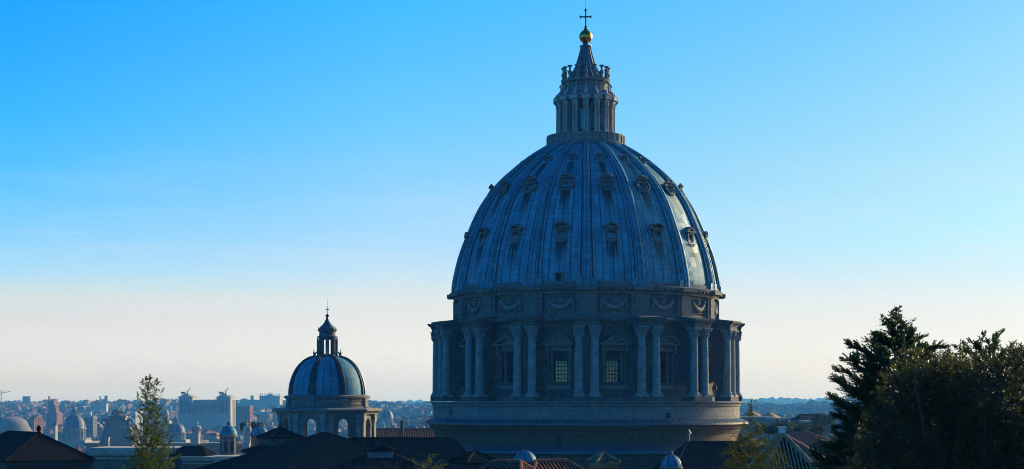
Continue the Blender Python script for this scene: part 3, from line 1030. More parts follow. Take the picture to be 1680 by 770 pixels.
# its lantern: eight piers, open between
b = MB(CB)
b.lathe([(0.9, 74.9), (1.75, 74.9), (1.8, 75.2), (2.1, 75.3), (2.1, 75.55), (1.7, 75.65), (1.65, 76.5), (1.95, 76.6), (1.95, 76.75), (1.5, 76.8)], 32)
clan = b.build('lantern', M_STONE, cup, 30)
b = MB(CB); b.lathe([(2.2, 71.0), (2.9, 71.1), (2.9, 71.4), (2.2, 71.6), (2.1, 71.9), (0.01, 71.9)], 32); b.build('lantern_base', M_STONE, clan, 30)
b = MB(CB); b.box(-0.36, 0.36, -1.85, -1.3, 71.9, 74.9); b.box(-0.16, 0.16, -2.15, -1.85, 71.6, 75.2)
b.tube([(0, -2.7, 71.5), (0, -2.45, 72.0), (0, -2.15, 72.4)], [0.22, 0.2, 0.12], 6)
b.lathe([(0.2, 71.35), (0.2, 71.7), (0.1, 71.8), (0.2, 72.1), (0.06, 72.5), (0.1, 72.7), (0.02, 73.0)], 8, c=(0, -2.75))
b.lathe([(0.14, 76.75), (0.2, 77.0), (0.06, 77.2), (0.1, 77.4), (0.01, 77.5)], 8, c=(0, -1.75))
lp2 = b.build('pier', M_STONE, clan, 30)
for k in range(1, 8):
    dup(lp2, clan, R(45 * k))
b = MB(CB)
b.lathe([(1.6, 76.75), (1.75, 77.1), (1.5, 77.5), (0.95, 78.0), (0.55, 78.6), (0.3, 79.2), (0.22, 79.5), (0.01, 79.55)], 32)
b.build('onion_cap', M_LEADP, clan, 50)
b = MB(CB); b.sphere((0, 0, 79.8), 0.38, 12, 8); b.tube([(0, 0, 80.1), (0, 0, 81.7)], 0.07, 6); b.tube([(-0.42, 0, 81.1), (0.42, 0, 81.1)], 0.07, 6); b.tube([(0, 0, 81.7), (0, 0, 83.3)], 0.025, 5)
b.build('cross', M_IRON, clan, 40)


# ------------------------------------------------------------------ tiled roofs and houses near by
def roof_face(b, pts, i, j, pitch=0.42, amp=0.09):
    """corrugated tile face; rows of tiles run down the slope, the eave is pts[i]-pts[j]"""
    pts = [Vector(p) for p in pts]
    e = (pts[j] - pts[i]).normalized()
    nrm = None
    for q in range(len(pts)):
        if q not in (i, j):
            nrm = e.cross(pts[q] - pts[i])
            if nrm.length > 1e-6:
                break
    nrm.normalize()
    if nrm.z < 0:
        nrm = -nrm
    s = nrm.cross(e).normalized()
    if s.z < 0:
        s = -s
    o = pts[i]
    uv = [((p - o).dot(e), (p - o).dot(s)) for p in pts]
    u0, u1 = min(u for u, _ in uv), max(u for u, _ in uv)
    n = max(4, int((u1 - u0) / pitch) * 4)
    vs = []; fs = []
    for k in range(n + 1):
        u = u0 + (u1 - u0) * min(max(k / n, 1e-5), 1 - 1e-5)
        vv = []
        for (ua, va), (ub, vb) in zip(uv, uv[1:] + uv[:1]):
            if (ua - u) * (ub - u) <= 0 and abs(ub - ua) > 1e-9:
                vv.append(va + (vb - va) * (u - ua) / (ub - ua))
        lo, hi = (min(vv), max(vv)) if vv else (0, 0)
        h = amp * (0, 0.75, 1.0, 0.75)[k % 4]
        for v_ in (lo, hi):
            vs.append(o + e * u + s * v_ + nrm * h)
    for k in range(n):
        fs.append((2 * k, 2 * k + 2, 2 * k + 3, 2 * k + 1))
    b.add(vs, fs)
    b.mi[-n:] = [1 if k % 4 in (0, 3) else 0 for k in range(n)]  # channel sides darkened: dirt, and contrast standing in for sun on the ridges


def hip_roof(name, parent, a, bb, rl, z_e, z_r, mat, pitch=0.42, over=0.35, thick=0.22, shift=0.0, amp=0.09):
    """hipped, pyramidal (rl=0) or gabled (rl=a) tile roof on a rectangle 2a x 2bb"""
    A, B = a + over, bb + over
    zl = z_e - over * (z_r - z_e) / max(bb, 0.1)
    c = [(-A, -B, zl), (A, -B, zl), (A, B, zl), (-A, B, zl)]
    rA = rl + (over if rl >= a - 0.01 else 0)
    r1, r2 = (-rA + shift, 0, z_r), (rA + shift, 0, z_r)
    b = MB()
    if rl > 0.05:
        roof_face(b, [c[0], c[1], r2, r1], 0, 1, pitch, amp)
        roof_face(b, [c[2], c[3], r1, r2], 0, 1, pitch, amp)
    else:
        roof_face(b, [c[0], c[1], r1], 0, 1, pitch, amp)
        roof_face(b, [c[2], c[3], r1], 0, 1, pitch, amp)
    if rl < a - 0.01:
        roof_face(b, [c[1], c[2], r2], 0, 1, pitch, amp)
        roof_face(b, [c[3], c[0], r1], 0, 1, pitch, amp)
    b.box(-A, A, -B, B, zl - thick, zl - 0.02)
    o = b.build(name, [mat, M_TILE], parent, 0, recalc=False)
    h = MB()
    rr = amp + 0.08
    lines = [(r1, r2)] if rl > 0.05 else []
    if rl < a - 0.01:
        lines += [(c[0], r1), (c[3], r1), (c[1], r2), (c[2], r2)]
    for p, q in lines:
        p, q = Vector(p), Vector(q)
        k = max(2, int((q - p).length / 0.45))
        h.tube([p.lerp(q, i / k) + Vector((0, 0, 0.05)) for i in range(k + 1)], [rr * (1.12 if i % 2 else 0.92) for i in range(k + 1)], 7)
    if lines:
        h.build('ridge_cap', mat, o, 40)
    return o


def gable_fill(parent, a, bb, z_e, z_r, mat):
    for sx in (-1, 1):
        b = MB(); x = sx * (a - 0.12)
        b.prism([(-bb, z_e), (bb, z_e), (0, z_r)], x - 0.1, x + 0.1, Matrix.Rotation(PI / 2, 4, 'Z'))
        b.build('gable', mat, parent, 0)


def house(name, label, px, py_ridge, Y, a, bb, rl, rise, rot, roofmat, wallmat, base=None, pitch=0.42, over=0.35, cat='house', wins=True, amp=0.09):
    p = at(px, py_ridge, Y)
    zr = p.z
    gz = base if base is not None else H(p.x, p.y) - 1.0
    t = thing(name, label, cat, (p.x, p.y, gz), R(rot))
    ze = zr - rise - gz
    b = MB(); b.box(-a, a, -bb, bb, 0, ze - 0.2); b.box(-a - 0.12, a + 0.12, -bb - 0.12, bb + 0.12, ze - 0.75, ze - 0.45)
    b.build('wall', wallmat, t, 0)
    hip_roof('roof', t, a, bb, rl, ze, zr - gz, roofmat, pitch, over, amp=amp)
    if rl >= a - 0.01:
        gable_fill(t, a, bb, ze - 0.2, zr - gz - 0.1, wallmat)
    if wins:
        k = max(1, int(a / 1.8))
        for i in range(k):
            x = -a + (2 * a) * (i + 0.5) / k
            w_ = MB(); w_.box(x - 0.65, x + 0.65, -bb - 0.08, -bb + 0.1, ze - 2.9, ze - 1.1)
            o = w_.build('window', M_STONE, t, 0)
            w_ = MB(); w_.box(x - 0.5, x + 0.5, -bb - 0.1, -bb + 0.1, ze - 2.75, ze - 1.25); w_.build('pane', M_PANE, o, 0)
    return t


# left corner: hipped roof with finial
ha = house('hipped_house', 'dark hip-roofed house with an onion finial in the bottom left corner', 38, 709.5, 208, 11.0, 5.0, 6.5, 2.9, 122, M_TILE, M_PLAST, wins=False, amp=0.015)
b = MB()
zt = 0
p = at(78, 712, 200)
fz = p.z - ha.location.z
rel = Matrix.Rotation(-R(122), 4, 'Z') @ (Vector((p.x, p.y, 0)) - Vector((ha.location.x, ha.location.y, 0)))
b.lathe([(0.28, fz - 0.1), (0.3, fz + 0.15), (0.16, fz + 0.25), (0.3, fz + 0.5), (0.26, fz + 0.75), (0.1, fz + 0.95), (0.02, fz + 1.05)], 12, c=(-6.5, 0))
b.build('finial', M_TILE, ha, 40)
b = MB(); b.tube([(-6.5, 0, fz + 0.9), (-6.5, 0, fz + 3.4)], 0.02, 5); b.build('lightning_rod', M_IRON, ha, 0)

# big dark roofs in the middle foreground
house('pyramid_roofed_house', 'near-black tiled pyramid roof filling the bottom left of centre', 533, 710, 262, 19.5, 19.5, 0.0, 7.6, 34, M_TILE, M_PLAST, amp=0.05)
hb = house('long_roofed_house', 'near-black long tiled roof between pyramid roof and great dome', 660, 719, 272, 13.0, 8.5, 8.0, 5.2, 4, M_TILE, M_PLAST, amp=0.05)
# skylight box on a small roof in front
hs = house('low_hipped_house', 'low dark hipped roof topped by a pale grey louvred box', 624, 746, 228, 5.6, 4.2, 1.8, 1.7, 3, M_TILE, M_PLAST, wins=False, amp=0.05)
b = MB(); zz = at(624, 746, 228).z - hs.location.z
b.box(-1.7, 1.7, -1.0, 1.0, zz - 0.5, zz + 0.6); b.build('louvre_box', M_GREYW, hs, 0)
b = MB(); hip_roof('box_roof', hs, 1.7, 1.0, 0.6, zz + 0.6, zz + 1.2, M_TILE, 0.3, 0.2, 0.1)

# pavilion left of the cupola, two stages
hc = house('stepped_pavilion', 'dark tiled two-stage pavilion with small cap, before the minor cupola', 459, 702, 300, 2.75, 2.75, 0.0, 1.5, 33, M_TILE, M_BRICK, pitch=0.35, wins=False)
zz = at(459, 702, 300).z - hc.location.z
b = MB(); b.box(-0.28, 0.28, -0.28, 0.28, zz - 0.2, zz + 0.3); b.box(-0.36, 0.36, -0.36, 0.36, zz + 0.3, zz + 0.45); b.lathe([(0.22, zz + 0.45), (0.22, zz + 0.6), (0.02, zz + 0.75)], 8)
b.build('cap', M_BRICK, hc, 30)
hip_roof('lower_roof', hc, 4.7, 4.7, 2.0, zz - 4.1, zz - 2.7, M_TILE, 0.4)
b = MB(); b.box(-4.5, 4.5, -4.5, 4.5, 0, zz - 4.3); b.build('lower_wall', M_BRICK, hc, 0)
for sy, rot_ in ((0, 0), (1, 90)):
    b = MB(); b.box(-0.5, 0.5, -2.83, -2.6, zz - 2.5, zz - 1.75); o = b.build('window', M_DARK, hc, 0); o.rotation_euler = (0, 0, R(rot_))

# turret and small lead domes at the bottom of the great dome
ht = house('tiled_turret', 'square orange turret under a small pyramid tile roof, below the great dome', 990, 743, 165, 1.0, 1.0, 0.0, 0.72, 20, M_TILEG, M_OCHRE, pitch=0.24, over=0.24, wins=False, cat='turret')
zz = at(990, 743, 165).z - ht.location.z
for rot_ in (0, 90):
    b = MB(); b.box(-0.25, 0.25, -1.06, -0.95, zz - 1.75, zz - 1.1); o = b.build('window', M_DARK, ht, 0); o.rotation_euler = (0, 0, R(rot_))


def small_dome(label, px, py_base, Y, r_, hgt, drum_mat, ribs=8, finial=True, drum_h=3.0, kind='small_lead_dome', mat=None, base_z=None, rz=0.0):
    p = at(px, py_base, Y)
    gz = base_z if base_z is not None else p.z - drum_h
    t = thing(kind, label, 'dome', (p.x, p.y, gz), rz)
    z0 = p.z - gz
    pr = [(r_ * 1.1, z0 - 0.05 * r_), (r_ * 1.1, z0)] + [(max(r_ * math.cos(PI / 2 * i / 12), 0.05), z0 + hgt * math.sin(PI / 2 * i / 12)) for i in range(13)]
    b = MB(); b.lathe(pr, 48); b.build('dome_shell', mat or M_LEADS, t, 50)
    r0 = rib_mb([q for q in pr[2:]], r_ * 0.12, r_ * 0.07, [(-0.5, -0.01), (-0.5, r_ * 0.035), (0.5, r_ * 0.035), (0.5, -0.01)]).build('rib', M_LEADP, t, 20)
    for k in range(1, ribs):
        dup(r0, t, 2 * PI * k / ribs)
    b = MB(); b.lathe([(r_ * 0.95, 0), (r_ * 0.95, z0 - 0.22 * r_), (r_ * 1.16, z0 - 0.17 * r_), (r_ * 1.16, z0 - 0.06 * r_), (r_ * 0.9, z0 - 0.05 * r_)], 32); b.build('drum', drum_mat, t, 30)
    if finial:
        q = r_ * 0.12; zt = z0 + hgt
        b = MB(); b.lathe([(q * 1.5, zt - q * 0.6), (q * 1.5, zt + q * 1.2), (q * 1.9, zt + q * 1.4), (q * 1.1, zt + q * 2.0), (q * 0.9, zt + q * 2.4), (0.02, zt + q * 3.0)], 12); b.build('finial', M_LEADP, t, 40)
    return t


small_dome('blue-grey ribbed half dome behind striped tile roofs, below great dome', 861, 757, 200, 1.32, 1.3, M_PLAST, 10, False, base_z=36)
small_dome('little bell-shaped lead dome with knob, sunlit on its right, bottom of picture', 1101, 766, 180, 1.1, 1.32, M_OCHRE, 8, True, base_z=40, rz=R(20))
# tiled roofs with bright ridges at the very bottom
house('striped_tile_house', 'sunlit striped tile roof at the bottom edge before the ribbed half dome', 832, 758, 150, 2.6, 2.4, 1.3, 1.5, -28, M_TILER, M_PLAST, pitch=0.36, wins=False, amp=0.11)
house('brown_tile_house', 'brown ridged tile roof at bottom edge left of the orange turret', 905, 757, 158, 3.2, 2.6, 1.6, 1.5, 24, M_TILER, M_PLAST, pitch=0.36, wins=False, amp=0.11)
house('dark_tile_pavilion', 'small black pyramid roof at the foot of the great drum, left side', 778, 741, 185, 1.7, 1.7, 0.0, 0.95, 30, M_TILE, M_PLAST, pitch=0.3, wins=False)
# large roof at the right foot of the dome
hr = house('broad_roofed_house', 'broad dark brown tiled roof at the right foot of the great dome', 1178, 726, 235, 8.0, 9.5, 4.2, 4.6, 3, M_TILE, M_PLAST)
zz = at(1129, 725, 230).z - hr.location.z
b = MB(); b.lathe([(0.16, zz - 0.6), (0.16, zz + 1.0), (0.42, zz + 1.02), (0.3, zz + 1.2), (0.03, zz + 1.65)], 12, c=(-4.1, 0)); b.build('vent_pipe', M_LEADP, hr, 30)
# striped pyramid with chimney
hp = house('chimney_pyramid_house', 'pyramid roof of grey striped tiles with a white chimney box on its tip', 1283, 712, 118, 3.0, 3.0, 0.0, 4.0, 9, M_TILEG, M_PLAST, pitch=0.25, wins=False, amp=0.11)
zz = at(1283, 712, 118).z - hp.location.z
b = MB(); b.box(-0.2, 0.2, -0.2, 0.2, zz - 0.2, zz + 0.42); b.box(-0.26, 0.26, -0.26, 0.26, zz + 0.42, zz + 0.5); b.build('chimney', M_WHITE, hp, 0)
# long red roofs behind it
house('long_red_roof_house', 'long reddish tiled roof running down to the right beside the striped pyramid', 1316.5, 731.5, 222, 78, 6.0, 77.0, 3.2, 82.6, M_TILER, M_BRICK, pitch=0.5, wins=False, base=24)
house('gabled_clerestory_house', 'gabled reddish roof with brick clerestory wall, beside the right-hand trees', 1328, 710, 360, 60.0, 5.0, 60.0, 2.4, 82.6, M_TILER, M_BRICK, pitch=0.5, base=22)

# ------------------------------------------------------------------ basilica roof, facade and its statues
def block(name, label, cat, x0, x1, ytop, Y, depth, mat, zb=10.0, cornice=True, group=None, rot=0.0, panel=0, par=0.0):
    A, B_ = at(x0, ytop, Y), at(x1, ytop, Y)
    wd2 = (B_.x - A.x) / 2
    t = thing(name, label, cat, ((A.x + B_.x) / 2, Y, zb), R(rot), group)
    zt = A.z - zb
    b = MB(); b.box(-wd2, wd2, 0, depth, 0, zt)
    if panel:
        for i in range(panel + 1):
            x = -wd2 + 2 * wd2 * i / panel
            b.box(x - 0.6, x + 0.6, -0.6, 0.1, 0, zt - 1.45)
    b.build('wall', mat, t, 0)
    if cornice:
        b = MB(); b.box(-wd2 - 0.4, wd2 + 0.4, -0.75, depth + 0.4, zt, zt + 0.35); b.box(-wd2 - 0.2, wd2 + 0.2, -0.45, depth + 0.2, zt - 0.5, zt); b.box(-wd2 - 0.1, wd2 + 0.1, -0.2, depth + 0.1, zt - 1.3, zt - 1.05)
        b.build('cornice', M_FAC, t, 0)
    return t, wd2, zt


fa, fw, fzt = block('facade_attic', 'long pale stone parapet wall carrying the row of saints', 'facade', 140, 700, 729, 465, 5, M_FAC, 10, True, panel=14)
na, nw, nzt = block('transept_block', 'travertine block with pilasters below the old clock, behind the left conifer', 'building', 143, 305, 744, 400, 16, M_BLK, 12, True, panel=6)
b = MB()
b.box(-nw + 0.5, nw - 0.5, 0.2, 15, nzt + 0.36, nzt + 1.3)
b.build('parapet', M_FAC, na, 0)
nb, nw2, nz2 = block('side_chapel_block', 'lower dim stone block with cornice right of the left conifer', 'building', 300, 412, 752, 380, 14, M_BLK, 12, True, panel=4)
house('stepped_dark_roof', 'black stepped roof lying on the stone block beside the left conifer', 316, 733, 385, 4.0, 3.0, 2.2, 1.6, -8, M_TILE, M_PLAST, wins=False)
nc, nw3, nz3 = block('ruled_wall_block', 'pale ruled masonry wall under the little lantern cupola', 'building', 352, 425, 749, 372, 6, M_FAC, 12, False)
nd, nw4, nz4 = block('roof_hut', 'small white hut on the roof between stone block and cupola', 'hut', 350, 367, 756, 340, 3, M_WHITE, 20, False)
b = MB(); b.box(-nw4 - 0.2, nw4 + 0.2, -0.2, 3.2, nz4, nz4 + 0.15); b.build('roof', M_GREYW, nd, 0)
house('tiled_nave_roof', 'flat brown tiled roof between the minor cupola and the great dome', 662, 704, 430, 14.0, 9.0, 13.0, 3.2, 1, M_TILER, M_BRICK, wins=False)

# chimney stub at the parapet
t, a_, z_ = block('chimney_stub', 'square pale chimney stub standing on the parapet left of the conifer', 'chimney', 171, 178, 719, 455, 1.2, M_FAC, 47, False)
b = MB(); b.box(-a_ - 0.15, a_ + 0.15, -0.15, 1.35, z_, z_ + 0.25); b.build('cap', M_FAC, t, 0)
t, a_, z_ = block('roof_chimney', 'square brown chimney on the nave roof left of the great dome', 'chimney', 657, 662, 692, 425, 1.0, M_BRICK, 50, False)
b = MB(); b.box(-a_ - 0.12, a_ + 0.12, -0.12, 1.12, z_, z_ + 0.25); b.build('cap', M_BRICK, t, 0)

# the facade clock seen from behind
p = at(192, 731, 460)
ck = thing('clock_pediment', 'back of a carved stone clock with scrolls and tiara, left of the conifer', 'clock', (p.x, p.y, p.z))
b = MB()
b.prism([(-3.9, 0), (3.9, 0), (3.3, 2.6), (2.3, 6.6), (2.2, 7.6), (-2.2, 7.6), (-2.3, 6.6), (-3.3, 2.6)], 0, 1.6)
b.box(-2.6, 2.6, -0.2, 1.8, 7.6, 7.95); b.box(-4.3, 4.3, -0.2, 1.8, -0.4, 0.35)
b.build('clock_case', M_FAC, ck, 0)
for sx in (-1, 1):
    b = MB()
    pts = [(sx * (4.2 - 0.0 * i), 0.8, 0.5) for i in range(1)]
    pts = [(sx * 4.3, 0.8, 0.3), (sx * 4.0, 0.8, 1.8), (sx * 3.3, 0.8, 3.8), (sx * 2.9, 0.8, 5.8), (sx * 3.0, 0.8, 6.8)]
    b.tube(pts, [0.75, 0.6, 0.5, 0.5, 0.4], 10)
    o = b.build('scroll', M_FAC, ck, 50)
    b = MB(); vs = []; fs = []
    cx_, cz_ = sx * 3.3, 6.2
    for i in range(20):
        t_ = 2 * PI * i / 20
        for j in range(8):
            s_ = 2 * PI * j / 8
            rr = 0.85 + 0.33 * math.cos(s_)
            vs.append((cx_ + rr * math.cos(t_), 0.8 + 0.33 * math.sin(s_), cz_ + rr * math.sin(t_)))
    for i in range(20):
        for j in range(8):
            fs.append((i * 8 + j, ((i + 1) % 20) * 8 + j, ((i + 1) % 20) * 8 + (j + 1) % 8, i * 8 + (j + 1) % 8))
    b.add(vs, fs); b.build('ring', M_FAC, o, 60)
b = MB()
b.lathe([(1.2, 7.95), (1.25, 8.4), (1.05, 8.7), (1.15, 9.0), (0.8, 9.4), (0.4, 9.7), (0.05, 9.8)], 16, c=(0, 0.8))
b.sphere((0, 0.8, 10.0), 0.25, 8, 6)
b.tube([(-1.7, 0.8, 8.0), (-1.2, 0.6, 9.2), (-0.6, 0.6, 9.9)], [0.2, 0.25, 0.15], 6); b.tube([(1.9, 0.8, 8.0), (1.3, 0.6, 9.2), (0.7, 0.6, 10.1)], [0.25, 0.3, 0.18], 6)
b.build('tiara', M_FAC, ck, 40)


def statue(label, px, py_foot, Y, h, lean=0.0, arm=1, prop=None, rz=0.0, seed=0):
    """robed stone saint: one continuous lofted body with head, arms grown from the shoulders"""
    p = at(px, py_foot, Y)
    t = thing('saint_statue', label, 'statue', tuple(p), rz, 'saints along the basilica parapet')
    q = h / 5.7
    lv = [(0, 1.12, 0.85, 0), (0.25, 1.1, 0.82, 0), (1.2, 1.0, 0.72, 0), (2.2, 0.98, 0.66, 0.04), (3.0, 1.0, 0.62, 0.08), (3.6, 1.08, 0.64, 0.08), (4.15, 1.12, 0.62, 0.06), (4.45, 0.98, 0.52, 0.04), (4.66, 0.55, 0.38, 0.02), (4.78, 0.25, 0.25, 0), (4.9, 0.25, 0.27, 0.0), (5.02, 0.36, 0.4, -0.04), (5.3, 0.42, 0.46, -0.05), (5.55, 0.37, 0.41, -0.04), (5.7, 0.18, 0.2, -0.03), (5.73, 0.02, 0.02, -0.03)]
    n = 18; vs = []; fs = []
    for li, (z, rx, ry, yo) in enumerate(lv):
        for i in range(n):
            a = 2 * PI * i / n
            fold = 1.0 + (0.09 * math.sin(5 * a + seed + z * 0.8) + 0.05 * math.sin(9 * a + 2 * seed) if z < 4.4 else 0.0)
            vs.append(((rx * math.cos(a) * fold + lean * z * 0.1) * q, (ry * math.sin(a) * fold + yo) * q, z * q))
    for li in range(len(lv) - 1):
        for i in range(n):
            j = (i + 1) % n
            fs.append((li * n + i, li * n + j, (li + 1) * n + j, (li + 1) * n + i))
    b = MB(); b.add(vs, fs)
    L = lean * 0.42
    for sx in (-1, 1):
        if sx == arm:
            pts = [(sx * 0.72 + L, 0, 4.3), (sx * 1.0 + L, -0.05, 3.5), (sx * 1.1 + L, -0.45, 3.3), (sx * 1.2 + L, -0.75, 3.9)]
        else:
            pts = [(sx * 0.72 + L, 0, 4.3), (sx * 0.98 + L, 0.1, 3.4), (sx * 0.8 + L, 0.5, 2.9), (sx * 0.35 + L, 0.75, 3.0)]
        b.tube([tuple(c * q for c in pt) for pt in pts], [0.34 * q, 0.3 * q, 0.24 * q, 0.15 * q], 8)
    b.build('body', M_STAT, t, 60)
    b = MB(); b.box(-0.98 * q, 0.98 * q, -0.85 * q, 0.85 * q, -1.2, 0.02); b.build('plinth', M_STAT, t, 0)
    if prop:
        b = MB(); sx = arm
        if prop == 'staff':
            b.tube([(sx * 1.2 + L, -0.75, 0.1), (sx * 1.2 + L, -0.75, 6.2)], 0.1, 6)
        elif prop == 'cross':
            b.tube([(sx * 1.9, -0.3, 0.1), (sx * 0.4, 0.2, 6.0)], 0.22, 6); b.tube([(sx * 0.2, -0.3, 0.4), (sx * 2.2, 0.1, 5.4)], 0.22, 6)
        elif prop == 'book':
            b.box(sx * 1.15 + L - 0.3, sx * 1.15 + L + 0.3, -0.95, -0.7, 3.6, 4.4)
        b.build(prop if prop != 'cross' else 'saltire_cross', M_STAT, t, 20)
    return t


statue('bowed robed stone saint, right shoulder sunlit, first right of the left conifer', 321, 728, 463, 6.0, 0.5, -1, 'book', 0.3, 0.4)
statue('robed stone saint raising one arm, behind the little lantern cupola', 379, 728, 463, 5.8, -0.5, 1, None, 0.2, 1.7)
statue('upright broad-shouldered stone saint in front of the round pine crown', 405, 728, 463, 5.9, 0.0, 1, 'staff', -0.2, 2.9)
statue('stone saint holding a diagonal cross beside the stepped pavilion', 445, 728, 463, 5.9, 0.0, -1, 'cross', 0.0, 4.1)
statue('small pale saint half hidden by the conifer, right of the clock', 223, 729, 463, 5.4, 0.2, 1, 'staff', 0.1, 5.0)
statue('pale saint just right of the minor cupola above the nave roof', 627, 712, 463, 3.6, 0.2, 1, None, 0.1, 3.3)
statue('crouched pale saint beside the great drum above the nave roof', 693, 712, 463, 2.6, 1.2, 1, None, 0.4, 2.2)

# cupola lantern with white arcaded drum
p = at(375, 745, 395)
ct = thing('lantern_cupola', 'little octagonal white lantern cupola with blue lead dome, sunlit right face', 'cupola', (p.x, p.y, p.z - 2), R(12))
b = MB()
b.lathe([(1.75, 0), (1.75, 6.0), (0.01, 6.0)], 8); b.build('core', M_STONE, ct, 0)
for k in range(8):
    b = MB(); b.box(-0.3, 0.3, -2.0, -1.5, 0.5, 6.0); o = b.build('pier', M_STONE2, ct, 0); o.rotation_euler = (0, 0, R(45 * k))
    b = MB(); b.box(-0.42, 0.42, -1.78, -1.5, 2.6, 4.9); o = b.build('window', M_DARK, ct, 0); o.rotation_euler = (0, 0, R(45 * k + 22.5))
b = MB(); b.lathe([(1.7, 5.9), (2.15, 6.0), (2.2, 6.35), (1.9, 6.45)], 32); b.build('cornice', M_STONE2, ct, 30)
pr = [(1.95 * math.cos(PI / 2 * i / 10) + 0.02, 6.42 + 2.3 * math.sin(PI / 2 * i / 10)) for i in range(11)]
b = MB(); b.lathe(pr, 32); b.build('dome_shell', M_LEADS, ct, 60)
b = MB(); b.lathe([(0.35, 8.6), (0.3, 9.0), (0.4, 9.1), (0.25, 9.4), (0.02, 9.5)], 10); b.build('finial', M_BRICK, ct, 40)
small_dome('blue lead dome on an orange drum beside the stepped pavilion', 426, 713, 420, 2.25, 1.95, M_OCHRE, 8, True, base_z=38)
small_dome('bright little lead dome above the nave roof beside the great drum', 677, 706, 470, 1.7, 1.3, M_STONE, 8, False, base_z=44)

# ------------------------------------------------------------------ the far town
M_FST = plain('far_pale_stone', (0.30, 0.265, 0.22), 0.8, 0, 0.15, 0.1, bump=False)
M_FWH = plain('far_white_marble', (0.30, 0.28, 0.25), 0.7, 0, 0.08, 0.1, bump=False)
M_FBR = plain('far_brick', (0.19, 0.085, 0.05), 0.85, 0, 0.2, 0.1, bump=False)
M_FLD = plain('far_lead', (0.07, 0.10, 0.14), 0.6, 0, 0.2, 0.1, bump=False)


def church_dome(label, px, py_base, Y, r_, hgt, drum_h, lan=True, shell=None, zb=None):
    p = at(px, py_base, Y)
    gz = H(p.x, p.y) if zb is None else zb
    t = thing('church_dome', label, 'dome', (p.x, p.y, gz))
    z0 = p.z - gz
    pr = [(r_ * 1.03, z0 - 0.4)] + [(0.16 * r_ + 0.84 * r_ * math.cos(PI / 2 * i / 12), z0 + hgt * math.sin(PI / 2 * i / 12)) for i in range(13)]
    b = MB(); b.lathe(pr, 40); b.build('dome_shell', shell or M_FLD, t, 50)
    r0 = rib_mb(pr[1:], r_ * 0.14, r_ * 0.06, [(-0.5, 0), (-0.5, r_ * 0.04), (0.5, r_ * 0.04), (0.5, 0)]).build('rib', M_FST, t, 20)
    for k in range(1, 8):
        dup(r0, t, PI / 4 * k)
    b = MB(); b.lathe([(r_ * 0.97, z0 - drum_h), (r_ * 0.97, z0 - 1.5), (r_ * 1.12, z0 - 1.2), (r_ * 1.12, z0 - 0.5), (r_ * 0.9, z0 - 0.4)], 32)
    for k in range(16):
        b.box(-0.5, 0.5, -r_ * 1.06, -r_ * 0.9, z0 - drum_h, z0 - 1.3, rotz(2 * PI * k / 16))
    dr = b.build('drum', M_FST, t, 30)
    for k in range(8):
        b = MB(); b.box(-r_ * 0.09, r_ * 0.09, -r_ * 0.985, -r_ * 0.9, z0 - drum_h * 0.8, z0 - drum_h * 0.3); o = b.build('window', M_DARK, dr, 0); o.rotation_euler = (0, 0, PI / 4 * k + PI / 8)
    b = MB(); b.box(-r_ * 1.35, r_ * 1.35, -r_ * 1.35, r_ * 1.35, 0, z0 - drum_h); b.build('nave_block', M_FST, t, 0)
    if lan:
        zt = z0 + hgt
        q = r_ * 0.17
        b = MB(); b.lathe([(q * 1.5, zt - 0.3), (q * 1.5, zt + 0.3), (q, zt + 0.5), (q, zt + q * 2.6), (q * 1.35, zt + q * 2.8), (q * 1.1, zt + q * 3.1), (q * 0.5, zt + q * 4.2), (q * 0.12, zt + q * 5.4), (0.02, zt + q * 5.6)], 16)
        for k in range(8):
            b.box(-q * 0.15, q * 0.15, -q * 1.45, -q * 0.9, zt + 0.3, zt + q * 2.7, rotz(PI / 4 * k))
        l_ = b.build('lantern', M_FST, t, 30)
        b = MB(); b.sphere((0, 0, zt + q * 5.9), q * 0.35, 8, 6); b.tube([(0, 0, zt + q * 6.1), (0, 0, zt + q * 8)], q * 0.1, 5); b.tube([(-q * 0.5, 0, zt + q * 7.4), (q * 0.5, 0, zt + q * 7.4)], q * 0.1, 5); b.build('cross', M_FST, l_, 0)
    return t


church_dome('tall pointed church dome with lit right ribs and slender lantern', 122, 702, 1800, 11.2, 14.0, 13, True)
church_dome('blue church dome with sunlit right edge behind the first saint', 289, 708, 1650, 8.6, 8.2, 8, True)
church_dome('hazy tall church dome between minor cupola and great dome', 634, 685, 2300, 9.0, 10.5, 12, True)
church_dome('slim far church dome with sunlit facade right of the left conifer', 270, 680, 2500, 6.5, 7.5, 9, True)
# shallow saucer dome
p = at(14, 707, 1950)
sd = thing('saucer_dome', 'broad shallow stepped dome at the left edge above the hipped house', 'dome', (p.x, p.y, 0))
z0 = p.z
rr_ = 26.5
pr = [(rr_, z0)]
for i in range(1, 5):
    pr += [(rr_ - 1.0 * i, z0 + 0.05 + 1.6 * (i - 1)), (rr_ - 1.0 * i, z0 + 1.6 * i)]
for i in range(1, 12):
    a_ = PI / 2 * i / 12
    pr.append((4 + (rr_ - 8.5) * math.cos(a_), z0 + 6.6 + 9.8 * math.sin(a_)))
b = MB(); b.lathe(pr, 72); b.build('dome_shell', plain('grey_lead_saucer', (0.2, 0.19, 0.175), 0.9, 0.0, 0.2, 0.1, spec=0.1, bump=False), sd, 30)
b = MB(); b.lathe([(rr_ - 0.5, 0), (rr_ - 0.5, z0 - 1.2), (rr_ + 0.8, z0 - 0.8), (rr_ + 0.8, z0), (rr_ - 1, z0)], 72); b.build('drum', M_FBR, sd, 30)
for k in range(40):
    b = MB(); b.box(-0.7, 0.7, -rr_ + 0.0, -rr_ + 1.2, z0 - 7, z0 - 2.5)
    if k == 0:
        o0 = b.build('blind_niche', M_DARK, sd, 0)
    elif k < 10 or k > 30:
        dup(o0, sd, 2 * PI * k / 40)

